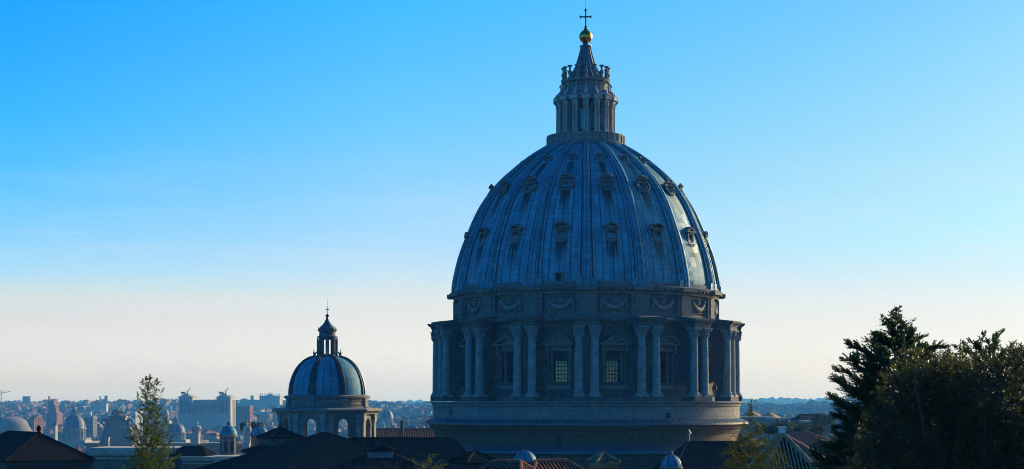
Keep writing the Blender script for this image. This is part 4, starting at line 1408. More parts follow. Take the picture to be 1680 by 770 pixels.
# brick tower
p = at(87, 657, 2900)
gz = H(p.x, p.y)
tw = thing('brick_tower', 'tall square battlemented brick tower on the left skyline with a lower stage', 'tower', (p.x, p.y, gz), R(-20))
zt = p.z - gz
b = MB(); b.box(-5.6, 5.6, -5.6, 5.6, 0, zt); b.build('shaft', M_FBR, tw, 0)
b = MB()
for i in range(4):
    for j in (-1, 1):
        b.box(-5.7 + i * 3.2, -4.0 + i * 3.2, j * 5.3 - 0.5, j * 5.3 + 0.5, zt, zt + 2.6)
b.box(-5.6, -3.4, -5.6, -3.4, zt + 2.6, zt + 7.0)
b.build('battlement', M_FBR, tw, 0)
b = MB(); b.box(5.5, 9.0, -4.5, 5.5, 0, zt - 13); b.box(5.6, 7.4, -4, 5, zt - 13, zt - 8); b.build('lower_stage', M_FBR, tw, 0)
b = MB(); b.box(-8.5, 13.5, -8.5, 8.5, 0, zt - 22); b.build('base_stage', M_FBR, tw, 0)

# white monument with two winged chariots
p = at(337, 690, 2650)
gz = H(p.x, p.y) - 1
mo = thing('marble_monument', 'huge white colonnaded monument with two winged chariots on its roofline', 'monument', (p.x, p.y, gz), R(-3))
sx_ = 2650 / F


def mz(py):
    return CZ - (py - 660) * 2650 / F - gz


b = MB()
b.box(-41, 41, 3, 30, 0, mz(657)); b.box(-24, 24, -2, 10, 0, mz(678)); b.box(-34, 34, -10, 6, 0, mz(690))
b.box(-24, 24, 1.0, 6, mz(664), mz(656))
b.box(-42, 42, 2.2, 30, mz(657), mz(656))
b.build('main_block', M_FWH, mo, 0)
for x0, x1 in ((-41, -19), (19, 41)):
    b = MB(); b.box(x0, x1, -6, 28, 0, mz(653)); b.box(x0 - 1, x1 + 1, -7, 29, mz(653), mz(652))
    xm = (x0 + x1) / 2
    b.prism([(x0 - 1, mz(652)), (x1 + 1, mz(652)), (x1 - 8, mz(647.5)), (x0 + 8, mz(647.5))], -7, 29)
    pv = b.build('end_pavilion', M_FWH, mo, 0)
    for i in range(4):
        b = MB(); x = x0 + 2.6 + (x1 - x0 - 5.2) * i / 3
        b.lathe([(0.9, mz(679)), (0.75, mz(658)), (1.2, mz(656)), (1.2, mz(654.8))], 8, c=(x, -8.0)); b.build('column', M_FWH, pv, 30)
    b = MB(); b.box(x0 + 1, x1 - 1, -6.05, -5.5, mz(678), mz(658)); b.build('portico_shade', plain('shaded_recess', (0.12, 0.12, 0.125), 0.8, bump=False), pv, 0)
    # chariot group
    b = MB(); zc = mz(647.5)
    b.box(xm - 3, xm + 3, -2, 3, zc, zc + 1.6)
    for i in range(4):
        xx = xm - 5.5 + i * 1.6; yy = -4 + 0.5 * i
        b.tube([(xx, yy, zc + 2.4), (xx - 0.6, yy - 2.2, zc + 2.6)], [1.0, 1.0], 6)
        b.tube([(xx - 0.6, yy - 2.2, zc + 2.8), (xx - 1.4, yy - 3.0, zc + 4.2), (xx - 2.2, yy - 3.4, zc + 3.8)], [0.7, 0.5, 0.3], 6)
        for dx, dy in ((-0.9, -2.3), (0.1, 0.2), (-0.5, -2.0), (0.4, 0.4)):
            b.tube([(xx + dx, yy + dy, zc + 2), (xx + dx, yy + dy, zc)], 0.25, 5)
    ch = b.build('chariot', M_IRON, mo, 0)
    b = MB()
    b.lathe([(0.9, zc + 1.6), (0.7, zc + 3.5), (0.85, zc + 4.8), (0.3, zc + 5.4), (0.5, zc + 5.9), (0.4, zc + 6.5), (0.02, zc + 6.8)], 10, c=(xm + 2, 0))
    for s_ in (0, 1):
        b.add([(xm + 2, 0.4 * s_, zc + 4.6), (xm + 4.2, 0.9 + s_, zc + 7.2), (xm + 6.2, 1.2 + s_, zc + 10.5), (xm + 4.5, 1.0 + s_, zc + 9.4), (xm + 3.0, 0.8 + s_, zc + 7.0), (xm + 2.0, 0.5 + s_, zc + 5.4)], [(0, 1, 2, 3, 4, 5)])
        b.add([(xm + 2, 0.25 + 0.4 * s_, zc + 4.6), (xm + 4.2, 1.15 + s_, zc + 7.2), (xm + 6.2, 1.45 + s_, zc + 10.5), (xm + 4.5, 1.25 + s_, zc + 9.4), (xm + 3.0, 1.05 + s_, zc + 7.0), (xm + 2.0, 0.75 + s_, zc + 5.4)], [(0, 1, 2, 3, 4, 5)])
    b.build('winged_figure', M_IRON, ch, 0)
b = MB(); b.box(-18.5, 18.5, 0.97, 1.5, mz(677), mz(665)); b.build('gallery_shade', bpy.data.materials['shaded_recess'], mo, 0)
for i in range(14):
    x = -17.5 + 35 * i / 13
    b = MB(); b.lathe([(1.0, mz(678)), (0.8, mz(667)), (1.3, mz(665)), (1.3, mz(664))], 8, c=(x, -0.6))
    if i == 0:
        b = MB(); b.lathe([(1.0, mz(678)), (0.8, mz(667)), (1.3, mz(665)), (1.3, mz(664))], 8); c0 = b.build('column', M_FWH, mo, 30); c0.location = (x, -0.6, 0)
    else:
        dup(c0, mo, loc=(x, -0.6, 0))

# long palace-church with statues along its skyline
p = at(428, 664, 4000)
gz = H(p.x, p.y) - 2
la = thing('statue_topped_church', 'long hazy church front with tiny statues along its skyline', 'church', (p.x, p.y, gz), R(-3))
zt = CZ - (652 - 660) * 4000 / F - gz
b = MB(); b.box(-50, 44, 0, 40, 0, zt - 6); b.box(-2, 46, -6, 30, 0, zt + 1.5); b.box(-3, 47, -7, 31, zt + 1.5, zt + 3.2); b.build('wall', M_FST, la, 0)
b = MB(); b.prism([(13, zt + 3.2), (33, zt + 3.2), (23, zt + 9)], -6, 0); b.build('pediment', M_FST, la, 0)
for i in range(11):
    x = 0 + 46 * i / 10
    zz = zt + 3.2 + (4.8 if 3 < i < 7 else 0) - (2.5 if i in (4, 6) else 0)
    b = MB(); b.lathe([(1.0, 0), (0.9, 3), (1.2, 4.6), (0.4, 5.2), (0.6, 5.9), (0.05, 6.5)], 8)
    o = b.build('skyline_statue', M_FST, la, 40); o.location = (x, -5.5, zz)
b = MB(); b.box(-26, -19, 6, 13, zt - 6, zt + 2.5); b.prism([(-27, zt + 2.5), (-18, zt + 2.5), (-22.5, zt + 5)], 5, 14); b.build('bell_tower', M_FST, la, 0)

# other landmarks of the skyline, one by one
def far_block(name, label, cat, x0, x1, ytop, Y, depth, mat, flat=True, rot=0.0, roof=None):
    A, B_ = at(x0, ytop, Y), at(x1, ytop, Y)
    xc = (A.x + B_.x) / 2
    gz = H(xc, Y) - 2
    a_ = (B_.x - A.x) / 2
    t = thing(name, label, cat, (xc, Y, gz), R(rot))
    z_ = A.z - gz
    b = MB(); b.box(-a_, a_, -depth / 2, depth / 2, 0, z_); b.build('wall', mat, t, 0)
    b = MB()
    if roof is None:
        b.box(-a_ - 0.6, a_ + 0.6, -depth / 2 - 0.6, depth / 2 + 0.6, z_, z_ + 0.9)
        b.build('cornice', M_FST, t, 0)
    else:
        A_, D_ = a_ + 0.6, depth / 2 + 0.6
        b.add([(-A_, -D_, z_), (A_, -D_, z_), (A_, D_, z_), (-A_, D_, z_), (-A_ * 0.6, 0, z_ + roof), (A_ * 0.6, 0, z_ + roof)], [(0, 1, 5, 4), (1, 2, 5), (2, 3, 4, 5), (3, 0, 4)])
        b.build('roof', M_TILEO, t, 0)
    return t


WCOL = {'cream': (0.36, 0.28, 0.19), 'ochre': (0.26, 0.15, 0.07), 'pink': (0.30, 0.165, 0.12), 'white': (0.46, 0.42, 0.36), 'grey': (0.15, 0.14, 0.13), 'sienna': (0.19, 0.085, 0.045)}
M_WALL = {k: house_wall(k + '_town_wall', v) for k, v in WCOL.items()}
M_FROOF = {'terracotta': plain('far_terracotta', (0.17, 0.075, 0.04), 1.0, 0, 0.35, 0.15, spec=0.0, bump=False), 'grey': plain('far_grey_roof', (0.09, 0.085, 0.08), 1.0, 0, 0.3, 0.15, spec=0.0, bump=False)}
far_block('white_palace', 'long bright white roofline building on the hill right of the brick tower', 'palace', 149, 176, 663, 3700, 18, M_FWH)
far_block('colonnaded_palace', 'grey palace block with rows of windows right of the pointed church dome', 'palace', 138, 156, 685, 2250, 18, M_WALL['grey'], rot=-4)
far_block('hilltop_block', 'pale stepped apartment block on the left skyline near the crane', 'apartment block', 38, 51, 651, 4300, 12, M_WALL['white'])
far_block('hilltop_tower', 'square dark tower block on skyline left of the conifer', 'tower', 172, 176, 650, 4200, 8, M_WALL['grey'])
far_block('thin_tower', 'thin brick bell tower on skyline between palace and conifer', 'bell tower', 163.5, 165.5, 651, 4200, 4, M_FBR)
far_block('salmon_house', 'bright salmon roofed house above the saucer dome', 'house', 53, 65, 688, 2100, 16, M_WALL['pink'], roof=4, rot=-30)
far_block('cream_church_front', 'narrow sunlit church front beside the pointed church dome', 'church', 89, 93, 698, 1750, 5, M_FST, rot=-12, roof=3)
far_block('long_brown_palace', 'brown palace wall behind the monument, right side', 'palace', 384, 413, 667, 3000, 20, M_WALL['sienna'], rot=-8)
far_block('cluster_of_white_flats', 'white block of flats showing left of the conifer top', 'apartment block', 219, 230, 674, 2400, 14, M_WHITE, rot=-35)
far_block('twin_pale_tower', 'pale square tower above the nave roof, left of the pair', 'tower', 661, 665, 684, 1500, 3, M_FST, rot=20)
far_block('twin_pale_tower', 'pale square tower above the nave roof, right of the pair', 'tower', 671, 675, 684, 1500, 3, M_FST, rot=20)

# crane
p = at(2, 655, 3600); gz = H(p.x, p.y)
cr = thing('tower_crane', 'thin tower crane on the skyline at the left edge', 'crane', (p.x, p.y, gz))
zt = CZ + (660 - 645) * 3600 / F - gz
b = MB(); b.box(-0.7, 0.7, -0.7, 0.7, 0, zt + 6); b.build('mast', M_IRON, cr, 0)
b = MB(); b.tube([(-12, 0, zt - 1.5), (0, 0, zt), (20, 0, zt + 2.8)], 0.6, 4); b.tube([(0, 0, zt + 6), (20, 0, zt + 3)], 0.2, 4); b.build('jib', M_IRON, cr, 0)
b = MB(); b.box(-12, -8, -1, 1, zt - 4, zt - 1.5); b.build('counterweight', M_GREYW, cr, 0)

# right-hand distance: roofs beyond the dome
M_ORH = plain('orange_brown_tile', (0.5, 0.22, 0.06), 0.9, 0, 0.3, 0.25, bump=False)
for px, py, lab in ((1233, 674, 'orange-brown tent roof just right of the great drum, the taller one'), (1262, 676, 'orange-brown tent roof right of the great drum, the outer one')):
    p = at(px, py, 900); gz = H(p.x, p.y)
    t = thing('tent_roofed_pavilion', lab, 'pavilion', (p.x, p.y, gz), R(25))
    zr = p.z - gz
    b = MB(); b.lathe([(11.5, zr - 5.2), (6.5, zr - 3.2), (3.0, zr - 1.3), (1.0, zr - 0.25), (0.02, zr)], 12); b.build('roof', M_ORH, t, 30)
    b = MB(); b.lathe([(9.6, 0), (9.6, zr - 4.8)], 12); b.build('wall', M_BRICK, t, 0)
far_block('long_flat_shed', 'long low pale flat roof right of the great dome, left one', 'shed', 1210, 1262, 686.5, 820, 14, M_GREYW, rot=3)
far_block('flat_roofed_shed', 'shorter pale flat roof right of the great dome, beside the dark knob', 'shed', 1262, 1290, 689, 760, 12, M_GREYW, rot=3)
far_block('white_flat_hall', 'white flat roof showing beside the right-hand conifer', 'hall', 1320, 1346, 694, 640, 10, M_GREYW, rot=8)
t = house('grey_gabled_villa', 'dark gabled villa on the right before the blue hills', 1330, 680, 700, 6.2, 4.6, 4.6, 2.2, 14, M_TILE, M_GREYW, pitch=1.0)
far_block('far_long_hall', 'long pale hall glimpsed between the branches of the right-hand conifer', 'hall', 1370, 1405, 669, 900, 14, M_FST, rot=2)
t = thing('vent_ball', 'dark round vent cowl standing behind the chimney pyramid', 'vent', tuple(at(1276, 700, 300)))
p = at(1276, 690, 300)
b = MB(); b.sphere((0, 0, at(1276, 690.5, 300).z - t.location.z), 0.28, 14, 10); b.build('cowl', M_IRON, t, 60)
b = MB(); b.tube([(0, 0, -3), (0, 0, at(1276, 692, 300).z - t.location.z)], 0.08, 6); b.build('pipe', M_IRON, t, 0)

# ------------------------------------------------------------------ houses of the town
LMK = [('the shallow saucer dome', 14), ('the brick tower', 87), ('the pointed church dome', 122), ('the clock', 192), ('the left conifer', 245), ('the first saint', 321), ('the marble monument', 352), ('the round pine', 413), ('the minor cupola', 455), ('the hazy church dome', 634), ('the great drum', 700)]
rt = random.Random(21)
town = []
Y = 1330.0
while Y < 4700:
    stepY = 20 + Y * 0.021
    segs = ((-25, 470), (500, 580), (606, 722))
    for s0, s1 in segs:
        x = s0 + rt.uniform(0, 10)
        while x < s1:
            wd_m = rt.uniform(9, 25)
            px_w = wd_m * F / Y
            yy = Y + rt.uniform(-0.35, 0.35) * stepY
            px = x + px_w / 2
            x += px_w + rt.choice((0.0, 0.5, 2, 5, 12)) * 1000 / Y
            wooded = s0 > 500 and yy > 2500 and rt.random() < 0.75
            if wooded or (Y > 3300 and rt.random() < 0.35):
                continue
            town.append((px, yy, wd_m))
    Y += stepY
houses = []
for px, Y, wd_m in town:
    X = (px - 840) * Y / F
    gz = H(X, Y) - 1
    dp = rt.uniform(11, 22)
    hh = rt.uniform(9, 16) * (1.0 if Y < 2800 else 0.7) + (rt.uniform(2, 5) if rt.random() < 0.15 else 0) + 1
    wc = rt.choice(['cream', 'cream', 'ochre', 'ochre', 'pink', 'white', 'grey', 'sienna', 'sienna'])
    rk = rt.choice(['hip', 'hip', 'gable', 'flat', 'flat'])
    rc = 'terracotta' if rk != 'flat' and rt.random() < 0.85 else 'grey'
    b = MB(); a_, d_ = wd_m / 2, dp / 2
    b.box(-a_, a_, -d_, d_, 0, hh)
    b.cur = 1
    rise = rt.uniform(2.0, 4.2)
    if rk == 'flat':
        b.box(-a_ - 0.3, a_ + 0.3, -d_ - 0.3, d_ + 0.3, hh, hh + 0.5)
        if rt.random() < 0.6:
            x0 = rt.uniform(-a_, a_ * 0.3); b.cur = 0; b.box(x0, x0 + a_ * 0.6, -d_ * 0.5, d_ * 0.5, hh + 0.5, hh + 3.3); b.cur = 1
    else:
        A_, D_ = a_ + 0.5, d_ + 0.5
        q = 0.98 if rk == 'gable' else max(0.15, 1 - d_ / a_ * 0.8)
        b.add([(-A_, -D_, hh), (A_, -D_, hh), (A_, D_, hh), (-A_, D_, hh), (-A_ * q, 0, hh + rise), (A_ * q, 0, hh + rise)], [(0, 1, 5, 4), (1, 2, 5), (2, 3, 4, 5), (3, 0, 4), (0, 3, 2, 1)])
    if rt.random() < 0.5:
        x0 = rt.uniform(-a_ * 0.7, a_ * 0.7); b.box(x0, x0 + 1.2, -1, 0.5, hh, hh + rise + 1.5)
    o = b.build('town_house', [M_WALL[wc], M_FROOF[rc]], None, 0, recalc=False)
    o.location = (X, Y, gz); o.rotation_euler = (0, 0, R(rt.choice((rt.uniform(-35, 35), rt.uniform(-40, -8), rt.uniform(-40, -8)))))
    houses.append([o, px, Y, wc, rk, rc, hh + gz])

# leave out the houses nothing can be seen of
bpy.context.view_layer.update()
dg = bpy.context.evaluated_depsgraph_get()
eye = Vector((0, 0, CZ))
keep = []
for rec in houses:
    o = rec[0]
    mw = o.matrix_world
    seen = 0
    xs = [v.co for v in o.data.vertices]
    zt_ = max(p.z for p in xs)
    cand = [p for p in xs if p.z > zt_ * 0.45]
    cand = cand[:4] + cand[-3:] + [(cand[0] + cand[1]) / 2, (cand[1] + cand[2]) / 2]
    for p in cand:
        q = mw @ (p * 0.995)
        d = q - eye
        px_ = 840 + d.x / d.y * F
        if not (-5 < px_ < 1685):
            continue
        ok, loc, nn, fi, ho, mm = SC.ray_cast(dg, eye, d.normalized(), distance=d.length * 1.02)
        if ok and ho.name == o.name:
            seen += 1
    if seen >= 1:
        keep.append((seen, rec))
    else:
        rec.append('drop')
keep.sort(key=lambda k: -k[0] / k[1][2])
extra = [r for _, r in keep[290:]]
keep = [r for _, r in keep[:290]]
keepset = {r[0].name for r in keep}
for rec in houses:
    if rec[0].name not in keepset:
        me = rec[0].data
        bpy.data.objects.remove(rec[0]); bpy.data.meshes.remove(me)
print('TOWN', len(town), len(keep), len(extra))
ORD = ['nearest', 'second', 'third', 'fourth', 'fifth', 'sixth', 'seventh', 'eighth', 'ninth', 'tenth', 'eleventh', 'twelfth']
buck = {}
for rec in keep:
    o, px, Y, wc, rk, rc, _ = rec
    lm = min(LMK, key=lambda l: abs(l[1] - px))
    side = 'left' if px < lm[1] else 'right'
    dist = 'nearer' if Y < 2000 else ('middle-distance' if Y < 3000 else 'far')
    buck.setdefault((wc, rk, rc, lm[0], side, dist), []).append((Y, o))
for (wc, rk, rc, lm, side, dist), lst in buck.items():
    lst.sort(key=lambda k: k[0])
    for i, (_, o) in enumerate(lst):
        rn = {'hip': 'hipped %s roof' % rc, 'gable': 'gabled %s roof' % rc, 'flat': 'flat roof'}[rk]
        if len(lst) == 1:
            lab = '%s %s house with %s, %s of %s' % (dist, wc, rn, side, lm)
        else:
            lab = '%s of the %s %s houses with %s %s of %s' % (ORD[min(i, 11)], dist, wc, rn, side, lm)
        tag(o, lab, 'house', 'houses of the old town')

# ------------------------------------------------------------------ woods far off
M_WOOD = leafmat('far_foliage', (0.010, 0.020, 0.010), (0.024, 0.036, 0.014), 0.9, 0.0, spec=0.05)
ICO = None


def ico():
    global ICO
    if ICO is None:
        bm = bmesh.new(); bmesh.ops.create_icosphere(bm, subdivisions=1, radius=1.0)
        bm.verts.ensure_lookup_table()
        ICO = ([v.co.copy() for v in bm.verts], [tuple(v.index for v in f.verts) for f in bm.faces]); bm.free()
    return ICO


def wood(name, spots):
    vs0, fs0 = ico()
    b = MB()
    for x, y, z, r_ in spots:
        sx, sy, sz = r_ * rt.uniform(0.8, 1.7), r_ * rt.uniform(0.8, 1.5), r_ * rt.uniform(0.4, 0.75)
        ph = rt.uniform(0, 50)
        b.add([(x + v.x * sx * (1 + 0.35 * mnoise.noise(v * 1.7 + Vector((ph, 0, 0)))), y + v.y * sy, z + v.z * sz * (1 + 0.4 * mnoise.noise(v * 2.1 + Vector((0, ph, 0))))) for v in vs0], fs0)
    o = b.build(name, M_WOOD, None, 0, recalc=False)
    return struct(o, 'stuff')


sp_ = []
for px0, px1, y0, y1, n in ((1195, 1460, 1100, 5200, 2600), (600, 725, 2300, 5200, 900), (-30, 470, 3000, 5200, 2400), (-30, 600, 1400, 3200, 420), (1195, 1700, 700, 1300, 260)):
    for i in range(n):
        Y = math.exp(rt.uniform(math.log(y0), math.log(y1))); px = rt.uniform(px0, px1)
        X = (px - 840) * Y / F
        if fbm(X / 300, Y / 300, 3.3, 2) < (-0.15 if px > 500 else 0.05):
            continue
        r_ = rt.uniform(5, 10)
        sp_.append((X, Y, H(X, Y) + r_ * 0.25, r_))
wood('distant_woodland', sp_)
sp_ = []
for i in range(2600):
    Y = rt.uniform(7000, 12500); px = rt.uniform(-60, 1740)
    X = (px - 840) * Y / F; r_ = rt.uniform(10, 22)
    sp_.append((X, Y, H(X, Y) + r_ * 0.1, r_))
wood('horizon_woodland', sp_)


# ------------------------------------------------------------------ trees
class Leaves:
    def __init__(s):
        s.v = []; s.f = []

    def leaf(s, p, d, n, L, Wd):
        sd = d.cross(n)
        if sd.length < 1e-6:
            sd = Vector((1, 0, 0))
        sd.normalize()
        o = len(s.v)
        m = p + d * (L * 0.45)
        s.v += [p, m + sd * (Wd / 2) + n * (Wd * 0.12), p + d * L, m - sd * (Wd / 2) + n * (Wd * 0.12)]
        s.f.append((o, o + 1, o + 2, o + 3))

    def build(s, name, mat, parent, org):
        me = bpy.data.meshes.new(name)
        me.from_pydata([tuple(p - org) for p in s.v], [], s.f)
        me.materials.append(mat); me.update()
        o = bpy.data.objects.new(name, me); COL.objects.link(o); o.parent = parent
        return o


def rdir(g, up=0.0):
    while True:
        v = Vector((g.uniform(-1, 1), g.uniform(-1, 1), g.uniform(-1, 1) + up))
        if 0.05 < v.length < 1.5:
            return v.normalized()


def spray(L, g, p, d, ln, n, leaf=(0.11, 0.034), spread=0.9, up=0.25):
    """a flat fan of scale-like sprigs along a short twig"""
    d = d.normalized()
    side = d.cross(Vector((0, 0, 1)) + rdir(g) * 0.4)
    if side.length < 1e-4:
        side = Vector((1, 0, 0))
    side.normalize()
    nn = side.cross(d).normalized()
    for i in range(n):
        t_ = (i + g.random()) / n
        sgn = -1 if i % 2 else 1
        q = p + d * (ln * t_) + nn * (0.02 * g.uniform(-1, 1))
        dd = (d * g.uniform(0.6, 1.1) + side * (sgn * spread * g.uniform(0.5, 1.1)) + nn * g.uniform(-0.35, 0.35) + Vector((0, 0, up))).normalized()
        sz = leaf[0] * g.uniform(0.7, 1.35) * (1.15 - 0.5 * t_)
        L.leaf(q, dd, (nn + rdir(g) * 0.5).normalized(), sz, leaf[1] * g.uniform(0.8, 1.3))


def conifer(name, label, px, py_top, Y, hw_tab, seed, mat, limbs=46, dens=1.0, up0=0.75, up1=0.1, leaf=(0.14, 0.045), z_bot=None, leader=0.5, trunk_r=0.16, twigs=9, bend=0.5, py_end=800, group=None, cat='tree', side_bias=None, skirt=0.7):
    g = random.Random(seed)
    top = at(px, py_top, Y)
    gz = H(top.x, top.y)
    t = thing(name, label, cat, (top.x, top.y, gz), 0, group)
    org = Vector((top.x, top.y, gz))
    wob = lambda z: Vector((0.05 * math.sin(z * 1.3 + seed), 0.05 * math.cos(z * 1.1), 0))
    ax = lambda z: Vector((top.x, top.y, z)) + wob(z) * (1 if z < top.z - 0.05 else 0.3)
    br = MB()
    n = 16
    br.tube([ax(gz + (top.z - gz) * i / n) - org for i in range(n + 1)], [max(trunk_r * (1 - i / n) ** 0.8, 0.008) for i in range(n + 1)], 8)
    L = Leaves()
    py0, py1 = py_top + 3, py_end
    k = 0
    ga = 2.39996
    for i in range(limbs):
        f = (i + g.uniform(0, 0.9)) / limbs
        py = py0 + (py1 - py0) * f ** 0.85
        z = CZ - (py - 660) * Y / F
        reach = lerp_tab(hw_tab, py) * Y / F * g.uniform(0.72, 1.08)
        a = i * ga + g.uniform(-0.3, 0.3)
        out = Vector((math.cos(a), math.sin(a), 0))
        if side_bias and out.x * side_bias < 0:
            reach *= 0.75
        u0 = up0 * (1 - f) + up1 * f
        pts = []
        p = ax(z - reach * u0 * 0.5)
        m = 7
        for q in range(m + 1):
            s = q / m
            pts.append(p + out * (reach * s) + Vector((0, 0, reach * (u0 * s + bend * (s * s - s * 0.6)))) + rdir(g) * 0.02 * q)
        r0 = max(trunk_r * 0.28 * (reach / 2.0), 0.008)
        br.tube([q_ - org for q_ in pts], [r0 * (1 - 0.85 * q / m) for q in range(m + 1)], 5)
        nt_ = int(max(3, twigs * dens * (0.22 + 1.15 * reach)))
        for q in range(nt_):
            s = 0.12 + 0.88 * (q + g.random()) / nt_
            ii = min(int(s * m), m - 1)
            pp = pts[ii].lerp(pts[ii + 1], s * m - ii)
            dirv = (pts[ii + 1] - pts[ii]).normalized()
            lat = dirv.cross(Vector((0, 0, 1))).normalized() * (1 if q % 2 else -1)
            d = (dirv * 0.8 + lat * g.uniform(0.1, 1.1) * (1 - s * 0.45) + Vector((0, 0, g.uniform(-0.35, 0.65)))).normalized()
            ln = (0.07 + 0.30 * reach * (1 - s) * skirt + 0.14 * min(1.0, reach)) * g.uniform(0.6, 1.5)
            ns = int(max(6, ln * 46 * dens))
            spray(L, g, pp, d, ln, ns, leaf)
        spray(L, g, pts[-2], pts[-1] - pts[-3], 0.35 * min(1, reach + 0.3), 14, leaf)
    spray(L, g, ax(top.z - leader), Vector((0.03, 0, 1)), leader, int(34 * leader + 8), (leaf[0] * 0.8, leaf[1]), 0.7)
    br.build('trunk', M_BARK, t, 40, recalc=False)
    L.build('crown', mat, t, org)
    return t


M_CON = leafmat('conifer_leaf', (0.022, 0.045, 0.020), (0.05, 0.08, 0.028), 0.7, 0.28, (0.07, 0.11, 0.018), 0.15)
M_YCON = leafmat('young_conifer_leaf', (0.024, 0.048, 0.008), (0.075, 0.105, 0.012), 0.6, 0.4, (0.10, 0.125, 0.009), 0.1)
M_YCED = leafmat('cedar_leaf', (0.015, 0.034, 0.008), (0.055, 0.072, 0.010), 0.6, 0.3, (0.10, 0.115, 0.008), 0.1)
M_LAUR = leafmat('laurel_leaf', (0.010, 0.018, 0.004), (0.026, 0.034, 0.006), 0.38, 0.22, (0.12, 0.12, 0.007), 0.3)
M_PINE = leafmat('stone_pine_needles', (0.02, 0.045, 0.015), (0.04, 0.07, 0.02), 0.7, 0.1, spec=0.2)

conifer('cypress_tree', 'tallest dark conifer of the right-hand group, with drooping left arms', 1470, 506, 66, [(506, 4), (520, 14), (540, 27), (565, 48), (595, 86), (640, 108), (690, 128), (740, 140), (800, 150)], 3, M_CON, 84, 1.5, 0.45, -0.05, bend=0.28, leaf=(0.12, 0.042), twigs=21, leader=0.45, skirt=1.25)
conifer('cypress_tree', 'slim dark conifer tip rising between the two bigger right-hand conifers', 1575, 556, 70, [(556, 5), (580, 16), (610, 36), (660, 70), (740, 100), (800, 110)], 5, M_CON, 50, 1.3, 0.75, 0.2, (0.12, 0.042), twigs=19, leader=0.4, skirt=1.2)
conifer('cypress_tree', 'dark bushy conifer top at the far right behind the glossy tree', 1631, 548, 69, [(548, 10), (565, 26), (590, 42), (630, 62), (700, 95), (800, 120)], 9, M_CON, 62, 1.3, 0.75, 0.2, (0.12, 0.042), twigs=20, leader=0.35, skirt=1.25)
conifer('slender_conifer', 'slender yellow-green conifer standing before the left-hand town', 247, 615, 72, [(615, 2), (626, 6), (640, 17), (660, 21), (685, 19), (705, 30), (730, 36), (770, 40), (800, 44)], 11, M_YCON, 90, 0.92, 0.95, 0.3, (0.105, 0.034), twigs=13, leader=0.3, trunk_r=0.07, bend=0.35)
conifer('young_cedar', 'spindly young cedar with sparse drooping twigs, right of the great drum', 1234, 655, 70, [(655, 1), (675, 4), (692, 13), (708, 28), (725, 42), (745, 52), (770, 62), (800, 68)], 13, M_YCED, 54, 1.0, 0.2, -0.05, (0.10, 0.026), twigs=13, leader=0.5, trunk_r=0.06, bend=-0.25, skirt=0.9)
conifer('sapling_tip', 'small yellow-green sapling tip at the bottom edge left of the great drum', 703, 746, 60, [(746, 4), (755, 16), (765, 24), (800, 30)], 17, M_YCON, 12, 0.8, 0.7, 0.3, (0.10, 0.024), twigs=7, leader=0.3, trunk_r=0.04, bend=0.3, cat='plant')


def laurel():
    g = random.Random(31)
    Y = 58.0
    cl = [(1495, 600, 26), (1475, 640, 36), (1570, 608, 26), (1530, 640, 50), (1640, 612, 28), (1505, 655, 52), (1560, 655, 62), (1620, 652, 62), (1672, 640, 58), (1462, 715, 58), (1525, 725, 80), (1600, 735, 90), (1690, 725, 90), (1522, 612, 30), (1674, 596, 26), (1690, 600, 34), (1440, 765, 48), (1600, 622, 32), (1545, 605, 24), (1500, 790, 90), (1640, 800, 100), (1585, 690, 80), (1740, 680, 90), (1740, 770, 100), (1418, 800, 46)]
    base = at(1585, 700, Y)
    gz = H(base.x, base.y)
    t = thing('glossy_leaved_tree', 'dense broadleaf tree with small glossy leaves filling the bottom right corner', 'tree', (base.x, base.y, gz))
    org = Vector((base.x, base.y, gz))
    L = Leaves(); br = MB()
    br.tube([Vector((0, 0, 0)), Vector((0.1, 0, 3)), Vector((0.05, 0.1, 6.5)), Vector((0, 0, 9.5))], [0.26, 0.22, 0.16, 0.08], 10)
    for px, py, r_ in cl:
        c = at(px, py, Y + g.uniform(-1.4, 1.4))
        rr = r_ * Y / F
        hub = org + Vector((0.05, 0.1, 5.5 + g.uniform(-1, 2.5)))
        mid = hub.lerp(c, 0.5) + Vector((0, 0, -0.3))
        br.tube([hub - org, mid - org, c - org, c + Vector((0, 0, rr * 0.6)) - org], [0.07, 0.045, 0.025, 0.008], 6)
        nt_ = int(260 * rr * rr)
        for i in range(nt_):
            d = rdir(g, 0.15)
            rad = rr * (g.random() ** 0.4) * (1 + 0.25 * fbm(d.x * 2 + px, d.y * 2, d.z * 2 + py, 2))
            p = c + d * rad
            td = (d + rdir(g) * 0.7 + Vector((0, 0, 0.35))).normalized()
            tl = g.uniform(0.12, 0.34)
            k = 9
            for j in range(k):
                s = j / k
                a = j * 2.4
                n1 = td.cross(Vector((0.3, 0.2, 1))).normalized(); n2 = td.cross(n1)
                out = (n1 * math.cos(a) + n2 * math.sin(a))
                dd = (td * 0.7 + out * 0.8 + rdir(g) * 0.25).normalized()
                L.leaf(p + td * (tl * s), dd, (td - dd * td.dot(dd) * 0.6 + rdir(g) * 0.3).normalized(), g.uniform(0.085, 0.15), g.uniform(0.04, 0.062))
            if i % 5 == 0:
                br.tube([c.lerp(p, 0.3) - org, p - org, p + td * tl - org], [0.012, 0.007, 0.003], 4)
    br.build('trunk', M_BARK, t, 40, recalc=False)
    L.build('crown', M_LAUR, t, org)


laurel()


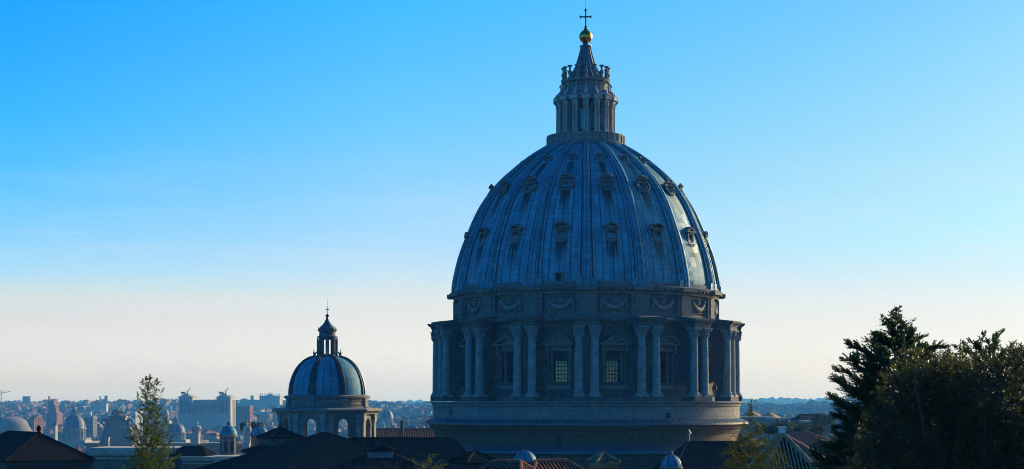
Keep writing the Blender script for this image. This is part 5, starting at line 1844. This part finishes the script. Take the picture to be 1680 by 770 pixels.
def blob_tree(name, label, px, py, Y, rx, rz, mat, n=5000, leaf=0.35, seed=1, flat=0.5, trunk=True, group=None):
    """broad crown made of leaf clumps spread through its volume"""
    g = random.Random(seed)
    c = at(px, py, Y)
    gz = H(c.x, c.y)
    t = thing(name, label, 'tree', (c.x, c.y, gz), 0, group)
    org = Vector((c.x, c.y, gz)); L = Leaves()
    cl = []
    for i in range(26):
        d = rdir(g)
        cl.append((c + Vector((d.x * rx * 0.72, d.y * rx * 0.72, d.z * rz * (0.55 if d.z > 0 else flat))), g.uniform(0.26, 0.42)))
    for i in range(n):
        q, s = cl[i % len(cl)]
        d = rdir(g)
        r_ = g.random() ** 0.4
        p = q + Vector((d.x * rx * s, d.y * rx * s, d.z * rz * s * 1.1)) * r_
        L.leaf(p, rdir(g, 0.4), rdir(g), leaf * g.uniform(0.6, 1.4), leaf * 0.5)
    b = MB()
    hz = c.z - gz
    b.tube([(0, 0, 0), (0.2, 0, hz * 0.5), (0, 0, hz - rz * 0.4)], [rx * 0.07, rx * 0.055, rx * 0.04], 8)
    for i in range(6):
        q = cl[i][0] - org
        b.tube([(0, 0, hz - rz * 0.6), tuple(q)], [rx * 0.03, rx * 0.012], 5)
    b.build('trunk', M_BARK, t, 40, recalc=False)
    L.build('crown', mat, t, org)
    return t


blob_tree('stone_pine', 'dark green round umbrella pine behind the upright saint', 415, 702, 640, 5.6, 2.7, M_PINE, 9000, 0.5, 4, 0.25)
gtr = [(1300, 703, 420, 4.5, 2.2, 'dark round tree behind the chimney pyramid, right of the knob'), (1262, 703, 430, 4.2, 2.0, 'dark bushy tree behind the young cedar'), (1328, 706, 400, 4.0, 2.0, 'dark bushy tree between clerestory roof and villa'), (1352, 690, 520, 4.4, 2.4, 'dark tree touching the right-hand conifer below the villa')]
for i, (px, py, Y, rx, rz, lab) in enumerate(gtr):
    blob_tree('garden_tree', lab, px, py, Y, rx, rz, M_PINE, 4500, 0.4, 40 + i, 0.5, group='garden trees right of the dome')

# ------------------------------------------------------------------ haze
hz_m, ht_ = new_mat('haze_air')
vol = ht_.n('ShaderNodeVolumePrincipled', {'Color': (0.10, 0.42, 1.0, 1), 'Density': 1.2e-4, 'Anisotropy': 0.1, 'Absorption Color': (1, 1, 1, 1)})
ht_.n('ShaderNodeOutputMaterial', {1: vol.outputs[0]})
b = MB(); b.box(-13000, 13000, -15600, 15600, -60, 150)
hzo = b.build('haze', hz_m, None, 0)
struct(hzo, 'stuff')
